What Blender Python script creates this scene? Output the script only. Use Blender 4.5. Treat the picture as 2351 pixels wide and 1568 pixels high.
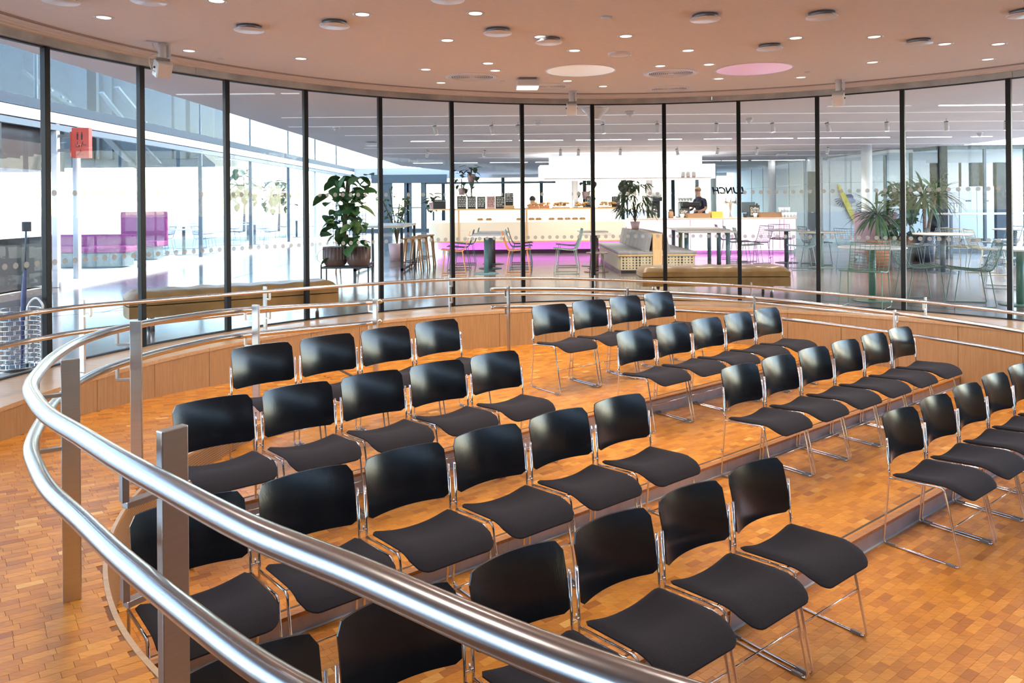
import bpy, bmesh, math, random
import numpy as np
from mathutils import Vector, Matrix
PI = math.pi
random.seed(7)
S = bpy.context.scene
for o in list(bpy.data.objects): bpy.data.objects.remove(o)
COL = S.collection

# ------------------------------------------------------------------ camera, world, exposure
F_PX, HOR, ROLL, EYE = 1722.066, 466.377, -0.0084, 2.1292
cam_d = bpy.data.cameras.new('camera'); cam = bpy.data.objects.new('camera', cam_d); COL.objects.link(cam)
cam_d.sensor_width = 36; cam_d.lens = F_PX / 2351 * 36
cam_d.shift_y = -(784 - HOR) / 2351; cam_d.clip_start = 0.05; cam_d.clip_end = 400
cam.matrix_world = Matrix.Translation((0, 0, EYE)) @ Matrix.Rotation(PI / 2, 4, 'X') @ Matrix.Rotation(ROLL, 4, 'Z')
S.camera = cam
SKY_STRENGTH = 0.88
W = bpy.data.worlds.new('sky'); S.world = W; W.use_nodes = True
bg = W.node_tree.nodes['Background']; bg.inputs[1].default_value = SKY_STRENGTH
sky = W.node_tree.nodes.new('ShaderNodeTexSky'); sky.sky_type = 'NISHITA'; sky.sun_disc = False
sky.sun_elevation = math.radians(44); sky.sun_rotation = math.radians(62); sky.air_density = 1.0; sky.dust_density = 0.45; sky.ozone_density = 1.0
W.node_tree.links.new(sky.outputs[0], bg.inputs[0])
sun_d = bpy.data.lights.new('sun', 'SUN'); sun_d.energy = 8.0; sun_d.angle = math.radians(.6); sun_d.color = (1, .95, .88)
sun = bpy.data.objects.new('sun', sun_d); COL.objects.link(sun); sun.location = (30, 20, 25)
sun.rotation_euler = Vector((math.cos(math.radians(44)) * math.sin(math.radians(62)), math.cos(math.radians(44)) * math.cos(math.radians(62)), math.sin(math.radians(44)))).to_track_quat('Z', 'Y').to_euler()
S.view_settings.view_transform = 'Standard'; S.view_settings.look = 'None'
S.view_settings.exposure = 0.38; S.view_settings.gamma = 1.0; S.view_settings.use_curve_mapping = False
S.cycles.max_bounces = 6; S.cycles.diffuse_bounces = 3; S.cycles.glossy_bounces = 3; S.cycles.transparent_max_bounces = 14
S.cycles.use_adaptive_sampling = True; S.cycles.adaptive_threshold = 0.16; S.cycles.adaptive_min_samples = 16; S.cycles.use_light_tree = True; S.cycles.use_denoising = True
S.cycles.transmission_bounces = 3; S.cycles.caustics_reflective = True; S.cycles.blur_glossy = 0.6; S.cycles.caustics_refractive = False
S.cycles.sample_clamp_indirect = 10.0
DOWNLIGHT_W = 46.0          # power of each downlight of the auditorium
CAFE_SPOT_W = 150.0

# ------------------------------------------------------------------ numbers of the place
CX, CY = 1.375, 4.772                       # centre of the round auditorium
R_GLASS, R_LEDGE, R_INNER = 5.461, 4.824, 3.50
ZT = [0.0, 0.112, 0.2106, 0.345]            # the four tiers
Z_CAFE, Z_HEAD, Z_CEIL = 0.788, 3.467, 3.58
PHI = 0.6643                                # direction of the rows
UA = Vector((math.cos(PHI), math.sin(PHI), 0)); UB = Vector((math.sin(PHI), -math.cos(PHI), 0))
STEP_B = [-2.265, -3.412, -4.56]            # where the three risers stand along UB
Z_CC = 3.50                                 # cafe ceiling
def AB(a, b, z=0.0): p = UA * a + UB * b; return Vector((p.x, p.y, z))
def POL(r, deg, z=0.0): t = math.radians(deg); return Vector((CX + r * math.cos(t), CY + r * math.sin(t), z))
def ray(u, v):
    du, dv = u - 1175.5, v - HOR; c, s = math.cos(ROLL), math.sin(ROLL)
    return Vector(((du * c + dv * s) / F_PX, 1, -(-du * s + dv * c) / F_PX))
def on(u, v, z): r = ray(u, v); t = (z - EYE) / r.z; return Vector((0, 0, EYE)) + r * t      # point of a level plane
def at(u, v, Y): return Vector((0, 0, EYE)) + ray(u, v) * Y                                    # point at a depth
def proj(p):
    a = F_PX * p[0] / p[1]; b = -F_PX * (p[2] - EYE) / p[1]; c, s = math.cos(ROLL), math.sin(ROLL)
    return 1175.5 + a * c - b * s, HOR + a * s + b * c
def lerp_table(t, x):
    if x <= t[0][0]: return t[0][1]
    for (x0, y0), (x1, y1) in zip(t, t[1:]):
        if x <= x1: return y0 + (y1 - y0) * (x - x0) / (x1 - x0)
    return t[-1][1]
RAMP = [(138, .345), (161.5, .435), (187.4, .560), (204, .618), (217, .660), (231, .722), (240, .755), (252, .775)]
def ramp_z(r, deg):
    w = min(1, max(0, (deg - 138) / 25))
    return lerp_table(RAMP, deg) + .05 * w * (r - R_INNER) / 1.32

# ------------------------------------------------------------------ mesh helpers
class MB:
    def __init__(s): s.v = []; s.f = []; s.sm = []
    def add(s, vs, fs, smooth=False):
        n = len(s.v); s.v += [tuple(p) for p in vs]; s.f += [tuple(i + n for i in f) for f in fs]; s.sm += [smooth] * len(fs); return s
    def box(s, c, size, rz=0.0, mat=None):
        x, y, z = [d / 2 for d in size]; cs, sn = math.cos(rz), math.sin(rz); vs = []
        for dz in (-z, z):
            for dx, dy in ((-x, -y), (x, -y), (x, y), (-x, y)):
                p = Vector((c[0] + dx * cs - dy * sn, c[1] + dx * sn + dy * cs, c[2] + dz))
                if mat: p = mat @ p
                vs.append(p)
        return s.add(vs, [(3, 2, 1, 0), (4, 5, 6, 7), (0, 1, 5, 4), (1, 2, 6, 5), (2, 3, 7, 6), (3, 0, 4, 7)])
    def bar(s, p, q, w, h, up=(0, 0, 1)):        # rectangular bar between two points
        p, q, up = Vector(p), Vector(q), Vector(up); d = (q - p).normalized(); x = d.cross(up)
        if x.length < 1e-5: x = d.cross(Vector((1, 0, 0)))
        x.normalize(); y = x.cross(d).normalized(); vs = []
        for e in (p, q):
            for i, j in ((-1, -1), (1, -1), (1, 1), (-1, 1)): vs.append(e + x * (i * w / 2) + y * (j * h / 2))
        return s.add(vs, [(0, 1, 2, 3), (7, 6, 5, 4), (4, 5, 1, 0), (5, 6, 2, 1), (6, 7, 3, 2), (7, 4, 0, 3)])
    def tube(s, pts, r, n=8, cap=True, closed=False):
        pts = [Vector(p) for p in pts]; m = len(pts); rs = r if isinstance(r, (list, tuple)) else [r] * m
        vs = []; prev = None
        for i, p in enumerate(pts):
            if closed: t = pts[(i + 1) % m] - pts[i - 1]
            else: t = pts[min(i + 1, m - 1)] - pts[max(i - 1, 0)]
            t = t.normalized() if t.length > 1e-9 else Vector((0, 0, 1))
            if prev is None:
                u = t.cross(Vector((0, 0, 1)))
                if u.length < 1e-3: u = t.cross(Vector((0, 1, 0)))
            else: u = prev - t * prev.dot(t)
            u.normalize(); prev = u; w = t.cross(u)
            for k in range(n): a = 2 * PI * k / n; vs.append(p + (u * math.cos(a) + w * math.sin(a)) * rs[i])
        fs = []
        for i in range(m if closed else m - 1):
            j = (i + 1) % m
            for k in range(n): fs.append((i * n + k, i * n + (k + 1) % n, j * n + (k + 1) % n, j * n + k))
        s.add(vs, fs, True)
        if cap and not closed:
            o = len(s.v) - m * n
            s.f.append(tuple(o + k for k in reversed(range(n)))); s.sm.append(False)
            s.f.append(tuple(o + (m - 1) * n + k for k in range(n))); s.sm.append(False)
        return s
    def lathe(s, prof, n=24, c=(0, 0, 0), sx=1, sy=1, smooth=True, cap=True):
        vs = []; m = len(prof)
        for r, z in prof:
            for k in range(n): a = 2 * PI * k / n; vs.append((c[0] + r * math.cos(a) * sx, c[1] + r * math.sin(a) * sy, c[2] + z))
        fs = [(i * n + k, i * n + (k + 1) % n, (i + 1) * n + (k + 1) % n, (i + 1) * n + k) for i in range(m - 1) for k in range(n)]
        s.add(vs, fs, smooth); o = len(s.v) - m * n
        if cap and prof[0][0] > 1e-6: s.f.append(tuple(o + k for k in reversed(range(n)))); s.sm.append(False)
        if cap and prof[-1][0] > 1e-6: s.f.append(tuple(o + (m - 1) * n + k for k in range(n))); s.sm.append(False)
        return s
    def prism(s, poly, z0, z1):
        n = len(poly); vs = [(p[0], p[1], z0) for p in poly] + [(p[0], p[1], z1) for p in poly]
        return s.add(vs, [tuple(reversed(range(n))), tuple(range(n, 2 * n))] + [(i, (i + 1) % n, n + (i + 1) % n, n + i) for i in range(n)])
    def arc_wall(s, r0, r1, z0, z1, d0, d1, n=24):      # curved block between radii (z may be functions of degree)
        f0 = z0 if callable(z0) else (lambda d, z=z0: z); f1 = z1 if callable(z1) else (lambda d, z=z1: z); vs = []
        for i in range(n + 1):
            d = d0 + (d1 - d0) * i / n
            vs += [POL(r0, d, f0(d)), POL(r1, d, f0(d)), POL(r1, d, f1(d)), POL(r0, d, f1(d))]
        fs = []
        for i in range(n):
            for k in range(4): fs.append((i * 4 + k, i * 4 + (k + 1) % 4, i * 4 + 4 + (k + 1) % 4, i * 4 + 4 + k))
        fs += [(3, 2, 1, 0), tuple(n * 4 + k for k in range(4))]
        return s.add(vs, fs)
    def grid(s, fn, nu, nv, smooth=True, closed_u=False):
        vs = [fn(i / nu, j / nv) for i in range(nu + 1) for j in range(nv + 1)]
        return s.add(vs, [(i * (nv + 1) + j, (i + 1) * (nv + 1) + j, (i + 1) * (nv + 1) + j + 1, i * (nv + 1) + j + 1) for i in range(nu) for j in range(nv)], smooth)
    def mesh(s, name):
        m = bpy.data.meshes.new(name); m.from_pydata(s.v, [], s.f)
        m.polygons.foreach_set('use_smooth', s.sm); m.update()
        b = bmesh.new(); b.from_mesh(m); bmesh.ops.recalc_face_normals(b, faces=b.faces); b.to_mesh(m); b.free()
        return m
    def build(s, name, mat, parent=None, bevel=0, seg=2):
        o = bpy.data.objects.new(name, s.mesh(name)); COL.objects.link(o); o.data.materials.append(mat)
        if parent: o.parent = parent
        if bevel:
            md = o.modifiers.new('bevel', 'BEVEL'); md.width = bevel; md.segments = seg; md.limit_method = 'ANGLE'; md.angle_limit = .6
        return o
def link(name, me, mat=None, parent=None, loc=None, rz=0.0):
    o = bpy.data.objects.new(name, me); COL.objects.link(o)
    if mat and not me.materials: me.materials.append(mat)
    if parent: o.parent = parent
    if loc is not None: o.location = loc
    o.rotation_euler = (0, 0, rz); return o
def thing(name, label, cat, loc=(0, 0, 0), rz=0.0, group=None):
    o = bpy.data.objects.new(name, None); COL.objects.link(o); o.location = loc; o.rotation_euler = (0, 0, rz)
    o.empty_display_size = .1; return tag(o, label, cat, group)
def tag(o, label, cat=None, group=None, kind=None):
    o['label'] = label
    if cat: o['category'] = cat
    if group: o['group'] = group
    if kind: o['kind'] = kind
    return o
def struct(o, label=None):
    o['kind'] = 'structure'
    if label: o['label'] = label
    return o
def dup(root, loc, rz, label=None, group=None):
    r = root.copy(); COL.objects.link(r); r.location = loc; r.rotation_euler = (0, 0, rz)
    if label: r['label'] = label
    if group: r['group'] = group
    for ch in root.children:
        c = ch.copy(); COL.objects.link(c); c.parent = r
        for g in ch.children: d = g.copy(); COL.objects.link(d); d.parent = c
    return r
def fillet(pts, r, n=5):
    pts = [Vector(p) for p in pts]; out = [pts[0]]
    for a, b, c in zip(pts, pts[1:], pts[2:]):
        u, v = (a - b), (c - b); rr = min(r, u.length * .45, v.length * .45); p, q = b + u.normalized() * rr, b + v.normalized() * rr
        for i in range(n + 1): t = i / n; out.append(p * (1 - t) ** 2 + b * 2 * t * (1 - t) + q * t * t)
    return out + [pts[-1]]
def fill_with_holes(name, loops, z):
    b = bmesh.new(); es = []
    for lp in loops:
        vs = [b.verts.new((p[0], p[1], z)) for p in lp]
        es += [b.edges.new((vs[i], vs[(i + 1) % len(vs)])) for i in range(len(vs))]
    bmesh.ops.triangle_fill(b, use_beauty=True, use_dissolve=False, edges=es)
    m = bpy.data.meshes.new(name); b.to_mesh(m); b.free(); return m
def circ(cx, cy, r, n=64): return [(cx + r * math.cos(2 * PI * i / n), cy + r * math.sin(2 * PI * i / n)) for i in range(n)]
def text_mesh(txt, size, extrude=.004, bold=0.0):
    c = bpy.data.curves.new('txt', 'FONT'); c.body = txt; c.size = size; c.extrude = extrude; c.offset = bold; c.align_x = 'CENTER'; c.align_y = 'CENTER'
    o = bpy.data.objects.new('txt', c); COL.objects.link(o); dg = bpy.context.evaluated_depsgraph_get()
    m = bpy.data.meshes.new_from_object(o.evaluated_get(dg)); bpy.data.objects.remove(o); return m

# ------------------------------------------------------------------ materials
def mat(name, col=(.5, .5, .5), rough=.5, metal=0.0, spec=.5, emit=None, es=0.0, coat=0.0, sheen=0.0, coat_r=.1):
    m = bpy.data.materials.new(name); m.use_nodes = True; b = m.node_tree.nodes['Principled BSDF']
    b.inputs['Base Color'].default_value = (*col, 1); b.inputs['Roughness'].default_value = rough; b.inputs['Metallic'].default_value = metal
    b.inputs['Specular IOR Level'].default_value = spec; b.inputs['Coat Weight'].default_value = coat; b.inputs['Coat Roughness'].default_value = coat_r
    b.inputs['Sheen Weight'].default_value = sheen
    if emit: b.inputs['Emission Color'].default_value = (*emit, 1); b.inputs['Emission Strength'].default_value = es
    return m
def nodes(m): return m.node_tree.nodes, m.node_tree.links, m.node_tree.nodes['Principled BSDF']
def vary(m, c1, c2, scale=(1, 1, 1), nscale=8.0, detail=4, bump=0.0, rr=None, coord='Object', lo=.3, hi=.7, dist=0.0):
    N, L, b = nodes(m)
    tc = N.new('ShaderNodeTexCoord'); mp = N.new('ShaderNodeMapping'); mp.inputs['Scale'].default_value = scale
    nz = N.new('ShaderNodeTexNoise'); nz.inputs['Scale'].default_value = nscale; nz.inputs['Detail'].default_value = detail; nz.inputs['Distortion'].default_value = dist
    rp = N.new('ShaderNodeValToRGB'); rp.color_ramp.elements[0].position = lo; rp.color_ramp.elements[1].position = hi
    rp.color_ramp.elements[0].color = (*c1, 1); rp.color_ramp.elements[1].color = (*c2, 1)
    L.new(tc.outputs[coord], mp.inputs['Vector']); L.new(mp.outputs[0], nz.inputs['Vector']); L.new(nz.outputs['Fac'], rp.inputs[0]); L.new(rp.outputs[0], b.inputs['Base Color'])
    if bump:
        bm = N.new('ShaderNodeBump'); bm.inputs['Strength'].default_value = bump; bm.inputs['Distance'].default_value = .002
        L.new(nz.outputs['Fac'], bm.inputs['Height']); L.new(bm.outputs[0], b.inputs['Normal'])
    if rr:
        mr = N.new('ShaderNodeMapRange'); mr.inputs['To Min'].default_value = rr[0]; mr.inputs['To Max'].default_value = rr[1]
        L.new(nz.outputs['Fac'], mr.inputs[0]); L.new(mr.outputs[0], b.inputs['Roughness'])
    return m
def block_mat(name, source):
    """end-grain parquet: every block its own tone (random per object or per face), fine grain and a satin lacquer"""
    m = mat(name, rough=.32, spec=.38, coat=.10, coat_r=.15); N, L, b = nodes(m)
    if source == 'object': r = N.new('ShaderNodeObjectInfo'); out = r.outputs['Random']
    else: r = N.new('ShaderNodeAttribute'); r.attribute_name = 'rnd'; out = r.outputs['Fac']
    rp = N.new('ShaderNodeValToRGB'); e = rp.color_ramp.elements
    e[0].position = 0; e[0].color = (.40, .128, .014, 1); e[1].position = 1; e[1].color = (.84, .46, .12, 1)
    for p, c in ((.14, (.51, .178, .019)), (.5, (.60, .224, .024)), (.87, (.67, .263, .031)), (.975, (.70, .29, .042))): x = e.new(p); x.color = (*c, 1)
    tc = N.new('ShaderNodeTexCoord'); gm = N.new('ShaderNodeNewGeometry'); mp = N.new('ShaderNodeMapping'); mp.inputs['Rotation'].default_value = (0, 0, -PHI); mp.inputs['Scale'].default_value = (14, 90, 20)
    nz = N.new('ShaderNodeTexNoise'); nz.inputs['Scale'].default_value = 1.0; nz.inputs['Detail'].default_value = 5; nz.inputs['Distortion'].default_value = 1.2
    n2 = N.new('ShaderNodeTexNoise'); n2.inputs['Scale'].default_value = 2.2; n2.inputs['Detail'].default_value = 3
    mx = N.new('ShaderNodeMix'); mx.data_type = 'RGBA'; mx.blend_type = 'MULTIPLY'; mx.inputs['Factor'].default_value = 1.0
    g = N.new('ShaderNodeMapRange'); g.inputs['From Min'].default_value = .25; g.inputs['From Max'].default_value = .75; g.inputs['To Min'].default_value = .78; g.inputs['To Max'].default_value = 1.14
    L.new(out, rp.inputs[0]); L.new(gm.outputs['Position'], mp.inputs[0]); L.new(mp.outputs[0], nz.inputs['Vector']); L.new(nz.outputs['Fac'], g.inputs[0])
    L.new(rp.outputs[0], mx.inputs['A']); L.new(g.outputs[0], mx.inputs['B']); L.new(mx.outputs['Result'], b.inputs['Base Color'])
    mr = N.new('ShaderNodeMapRange'); mr.inputs['To Min'].default_value = .22; mr.inputs['To Max'].default_value = .45
    L.new(gm.outputs['Position'], n2.inputs['Vector']); L.new(n2.outputs['Fac'], mr.inputs[0]); L.new(mr.outputs[0], b.inputs['Roughness'])
    return m
def glass_mat(name, tint=(.93, .97, .98), refl=1.0, rough=0.0):
    m = bpy.data.materials.new(name); m.use_nodes = True; N, L = m.node_tree.nodes, m.node_tree.links; N.clear()
    t = N.new('ShaderNodeBsdfTransparent'); t.inputs[0].default_value = (*tint, 1); g = N.new('ShaderNodeBsdfGlossy'); g.inputs['Roughness'].default_value = rough
    fr = N.new('ShaderNodeFresnel'); fr.inputs['IOR'].default_value = 1.5; mu = N.new('ShaderNodeMath'); mu.operation = 'MULTIPLY'; mu.inputs[1].default_value = refl
    mx = N.new('ShaderNodeMixShader'); o = N.new('ShaderNodeOutputMaterial')
    ge = N.new('ShaderNodeNewGeometry'); iv = N.new('ShaderNodeMath'); iv.operation = 'SUBTRACT'; iv.inputs[0].default_value = 1.0; m2 = N.new('ShaderNodeMath'); m2.operation = 'MULTIPLY'
    L.new(ge.outputs['Backfacing'], iv.inputs[1]); L.new(fr.outputs[0], mu.inputs[0]); L.new(mu.outputs[0], m2.inputs[0]); L.new(iv.outputs[0], m2.inputs[1]); L.new(m2.outputs[0], mx.inputs[0]); L.new(t.outputs[0], mx.inputs[1]); L.new(g.outputs[0], mx.inputs[2]); L.new(mx.outputs[0], o.inputs[0]); return m
M = {}
M['block'] = block_mat('parquet_block', 'object'); M['blocks'] = block_mat('parquet_blocks', 'attr')
M['joint'] = mat('parquet_joint', (.24, .088, .022), .7)
M['oak'] = vary(mat('oak_panel', rough=.42, coat=.15), (.36, .190, .072), (.48, .272, .116), (26, 26, 1.2), 3.0, 6, .15, lo=.25, hi=.75, dist=.6)
M['oak_top'] = vary(mat('oak_top', rough=.30, coat=.3), (.47, .275, .13), (.61, .385, .20), (2, 14, 20), 3.0, 6, .06, lo=.25, hi=.75, dist=.6)
M['nosing'] = vary(mat('nosing_wood', rough=.4, coat=.2), (.30, .11, .03), (.50, .21, .06), (3, 30, 30), 3, 5)
M['steel'] = vary(mat('brushed_steel', (.6, .58, .56), .30, 1.0), (.56, .53, .50), (.60, .57, .54), (1, 1, 40), 3, 2, .01, rr=(.26, .34))
M['tube'] = mat('satin_steel_tube', (.50, .47, .45), .22, 1.0)
M['riser'] = vary(mat('riser_plate', (.5, .5, .52), .5, .55), (.42, .40, .43), (.52, .50, .53), (4, 4, 4), 3, 3, rr=(.38, .5))
M['chrome'] = mat('chrome', (.78, .76, .74), .07, 1.0)
M['black_ply'] = vary(mat('black_stained_ply', rough=.20, spec=.62, coat=.0, coat_r=.3), (.003, .0035, .005), (.010, .011, .015), (70, 70, 2.5), 2.0, 5, .16, lo=.3, hi=.7, dist=.8)
M['fabric'] = vary(mat('dark_wool', rough=.95, spec=.12, sheen=.02), (.021, .018, .020), (.035, .030, .033), (1, 1, 1), 420, 2, .5)
M['glide'] = mat('clear_glide', (.25, .22, .2), .2, 0)
M['clip'] = mat('link_clip', (.7, .7, .72), .2, 1)
M['strip'] = mat('grip_strip', (.055, .045, .045), .7); M['white_strip'] = mat('riser_base_strip', (.55, .55, .55), .45)
M['ceil'] = vary(mat('ceiling_plaster', rough=.9, spec=.1), (.80, .765, .755), (.83, .795, .785), (1, 1, 1), 30, 2)
M['mould'] = mat('ceiling_moulding', (.80, .71, .65), .6); M['mould_dark'] = mat('moulding_gap', (.40, .33, .30), .7)
M['concrete'] = vary(mat('header_steel', (.4, .4, .38), .45, .35), (.30, .29, .27), (.52, .51, .47), (1, 1, 1), 3.5, 6)
M['white'] = mat('white_enamel', (.72, .70, .68), .30, 0, .5); M['plate'] = mat('satin_plate', (.80, .77, .75), .28, 0.0, .6)
M['grey_metal'] = mat('grey_metal', (.3, .3, .3), .4, .7); M['dark'] = mat('dark_gap', (.02, .02, .022), .6)
M['lens'] = mat('downlight_lens', (.9, .88, .85), .3, emit=(1, .93, .88), es=.75)
M['black'] = mat('black_mullion', (.006, .006, .007), .45, 0, .25); M['seal'] = mat('black_seal', (.01, .01, .012), .5)
M['glass'] = glass_mat('auditorium_glass', (.97, .98, .98), .5); M['glass2'] = glass_mat('facade_glass', (.93, .975, .99), .5)
M['dot'] = mat('frosted_dot', (.36, .37, .36), .6)
def _film():
    m = M['dot']; N, L, b = nodes(m); t = N.new('ShaderNodeBsdfTransparent'); mx = N.new('ShaderNodeMixShader'); mx.inputs[0].default_value = .82; o = N['Material Output']
    L.new(t.outputs[0], mx.inputs[1]); L.new(b.outputs[0], mx.inputs[2]); L.new(mx.outputs[0], o.inputs[0])
_film()
M['cfloor'] = vary(mat('polished_concrete', rough=.16, spec=.36), (.115, .095, .085), (.18, .15, .132), (1, 1, 1), 1.2, 6, rr=(.10, .20))
M['cceil'] = vary(mat('cafe_ceiling', rough=.85, spec=.1), (.84, .81, .82), (.88, .85, .86), (1, 1, 1), 1.0, 2)
M['slot'] = mat('ceiling_slot', (.8, .8, .8), .35, emit=(1, .97, .94), es=.25); M['slot_lit'] = mat('ceiling_light_strip', (.9, .9, .9), .3, emit=(1, .97, .95), es=6.0)
M['paint'] = mat('white_wall', (.74, .77, .80), .55); M['pave'] = mat('outdoor_paving', (.48, .48, .47), .8)
M['frame'] = mat('facade_frame_grey', (.10, .125, .14), .45); M['frame_w'] = mat('facade_frame_white', (.72, .70, .71), .45)
M['far'] = vary(mat('far_building', rough=.6), (.008, .016, .022), (.020, .034, .042), (.5, .5, .1), 1.4, 2); M['far2'] = mat('far_panel', (.045, .052, .050), .6); M['far3'] = mat('far_column', (.018, .032, .046), .6)
M['beam'] = mat('brace_beam', (.06, .068, .055), .5)
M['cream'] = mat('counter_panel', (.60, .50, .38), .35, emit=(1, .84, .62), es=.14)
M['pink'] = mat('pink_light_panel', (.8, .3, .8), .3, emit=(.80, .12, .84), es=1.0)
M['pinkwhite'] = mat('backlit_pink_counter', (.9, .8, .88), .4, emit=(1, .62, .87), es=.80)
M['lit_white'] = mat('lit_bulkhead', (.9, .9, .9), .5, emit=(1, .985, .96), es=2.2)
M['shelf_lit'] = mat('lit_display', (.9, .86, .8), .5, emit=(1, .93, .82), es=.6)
M['darkbase'] = mat('dark_plinth', (.06, .05, .045), .3)
M['leather'] = vary(mat('tan_leather', rough=.38, spec=.5), (.20, .105, .030), (.31, .175, .058), (1, 1, 1), 5, 5, .25)
M['grey_leather'] = mat('grey_upholstery', (.22, .205, .20), .45); M['ply'] = vary(mat('banquette_ply', rough=.45), (.52, .31, .14), (.66, .42, .20), (20, 20, 1.5), 3, 4)
M['perf'] = mat('perforated_panel', (.46, .36, .22), .5); M['tablewood'] = mat('pale_table_top', (.66, .56, .45), .35); M['tablewhite'] = mat('white_table_top', (.74, .70, .66), .3)
M['terracotta'] = mat('terracotta', (.50, .20, .10), .7); M['brownpot'] = mat('brown_pot', (.13, .062, .045), .45); M['pinkpot'] = mat('pink_pot', (.62, .36, .33), .6); M['bluepot'] = mat('dark_blue_pot', (.02, .03, .05), .35)
M['leaf'] = vary(mat('leaf', rough=.4), (.030, .085, .022), (.085, .17, .04), (1, 1, 1), 6, 3); M['leaf2'] = vary(mat('grey_green_leaf', rough=.4), (.05, .085, .04), (.10, .15, .075), (1, 1, 1), 6, 3)
M['leaf3'] = vary(mat('variegated_leaf', rough=.4), (.07, .14, .03), (.40, .36, .10), (1, 1, 1), 9, 3, lo=.45, hi=.7); M['stem'] = mat('stem', (.10, .065, .035), .8); M['soil'] = mat('soil', (.03, .02, .015), .9)
M['trunk'] = vary(mat('ringed_trunk', rough=.8), (.16, .09, .055), (.32, .20, .13), (1, 1, 12), 6, 2)
M['black_wire'] = mat('black_wire', (.012, .013, .016), .4); M['stoolwood'] = mat('stool_wood', (.50, .24, .09), .45)
M['red'] = mat('red_sign', (.62, .065, .035), .5); M['ink'] = mat('sign_ink', (.05, .03, .03), .6); M['blackboard'] = mat('menu_board', (.035, .03, .025), .7); M['chalk'] = mat('chalk', (.8, .78, .7), .8)
M['bread'] = vary(mat('bread_crust', rough=.6), (.50, .20, .05), (.75, .42, .16), (1, 1, 1), 18, 3); M['crate'] = mat('wooden_crate', (.26, .14, .07), .6); M['orange_box'] = mat('orange_box', (.72, .36, .05), .5)
M['magenta'] = mat('magenta_upholstery', (.26, .006, .12), .5); M['skin'] = mat('skin', (.55, .30, .20), .5); M['navy'] = mat('navy_shirt', (.022, .022, .045), .8); M['hair'] = mat('dark_hair', (.015, .012, .01), .6); M['trousers'] = mat('dark_trousers', (.03, .03, .035), .8); M['apron'] = mat('tan_apron', (.50, .24, .08), .7)
M['yellow'] = mat('mural_yellow', (.75, .62, .12), .6); M['mural_blue'] = mat('mural_blue', (.07, .09, .2), .6); M['mural_lilac'] = mat('mural_lilac', (.30, .33, .52), .6); M['pinkwall'] = mat('pink_panel', (.72, .42, .42), .6)
M['bluetext'] = mat('blue_lettering', (.012, .03, .085), .6); M['coffee_black'] = mat('black_machine', (.02, .02, .018), .35); M['cup'] = mat('white_cup', (.8, .8, .78), .3); M['glassware'] = mat('glassware', (.75, .78, .8), .1)
def _perf(m, pitch, rad):
    N, L, b = nodes(m); tc = N.new('ShaderNodeTexCoord'); mp = N.new('ShaderNodeVectorMath'); mp.operation = 'SCALE'; mp.inputs['Scale'].default_value = 1 / pitch
    fr = N.new('ShaderNodeVectorMath'); fr.operation = 'FRACTION'; sb = N.new('ShaderNodeVectorMath'); sb.operation = 'SUBTRACT'; sb.inputs[1].default_value = (.5, .5, 0)
    ln = N.new('ShaderNodeVectorMath'); ln.operation = 'LENGTH'; cp = N.new('ShaderNodeMath'); cp.operation = 'LESS_THAN'; cp.inputs[1].default_value = rad
    mx = N.new('ShaderNodeMix'); mx.data_type = 'RGBA'; mx.inputs['A'].default_value = (.50, .30, .145, 1); mx.inputs['B'].default_value = (.10, .045, .02, 1)
    L.new(tc.outputs['UV'], mp.inputs[0]); L.new(mp.outputs[0], fr.inputs[0]); L.new(fr.outputs[0], sb.inputs[0]); L.new(sb.outputs[0], ln.inputs[0]); L.new(ln.outputs['Value'], cp.inputs[0])
    L.new(cp.outputs[0], mx.inputs['Factor']); L.new(mx.outputs['Result'], b.inputs['Base Color'])
M['perforated_oak'] = mat('perforated_oak', (.5, .3, .15), .5); _perf(M['perforated_oak'], .016, .26)
ORD = ['first', 'second', 'third', 'fourth', 'fifth', 'sixth', 'seventh', 'eighth', 'ninth', 'tenth', 'eleventh', 'twelfth', 'thirteenth', 'fourteenth', 'fifteenth', 'sixteenth', 'seventeenth', 'eighteenth', 'nineteenth', 'twentieth']
ORD += ['twenty-' + w for w in ORD[:9]] + ['thirtieth'] + ['thirty-' + w for w in ORD[:9]] + ['fortieth'] + ['forty-' + w for w in ORD[:9]]

# ================================================================== STRUCTURE
# ---- tiers: slab, parquet blocks, risers
def circle_hit(b, r):          # the two a-values where the line b = const meets the circle of radius r about the centre
    c0 = Vector((CX, CY, 0)); ca, cb = c0.dot(UA), c0.dot(UB); h = math.sqrt(max(0, r * r - (b - cb) ** 2)); return ca - h, ca + h
def seg_poly(b0, b1, r):       # part of the disc between two lines b = const
    ca, cb = Vector((CX, CY, 0)).dot(UA), Vector((CX, CY, 0)).dot(UB); pts = []
    bs = np.linspace(max(b0, cb - r + 1e-4), min(b1, cb + r - 1e-4), 40)
    for b in bs: pts.append(AB(circle_hit(b, r)[1], b))
    for b in bs[::-1]: pts.append(AB(circle_hit(b, r)[0], b))
    return pts
BL, BW, GAP = .094, .046, .0004
def block_mesh():
    x, y = BL / 2 - GAP, BW / 2 - .00018; i = .0005; m = MB()
    m.add([(-x, -y, -.004), (x, -y, -.004), (x, y, -.004), (-x, y, -.004), (-x, -y, -.0008), (x, -y, -.0008), (x, y, -.0008), (-x, y, -.0008), (-x + i, -y + i, 0), (x - i, -y + i, 0), (x - i, y - i, 0), (-x + i, y - i, 0)],
          [(8, 9, 10, 11)] + [(k, (k + 1) % 4, 4 + (k + 1) % 4, 4 + k) for k in range(4)] + [(4 + k, 4 + (k + 1) % 4, 8 + (k + 1) % 4, 8 + k) for k in range(4)])
    return m
BM = block_mesh(); BLOCK = BM.mesh('parquet_block'); BLOCK.materials.append(M['block'])
BV = np.array(BM.v); BF = BM.f
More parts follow.
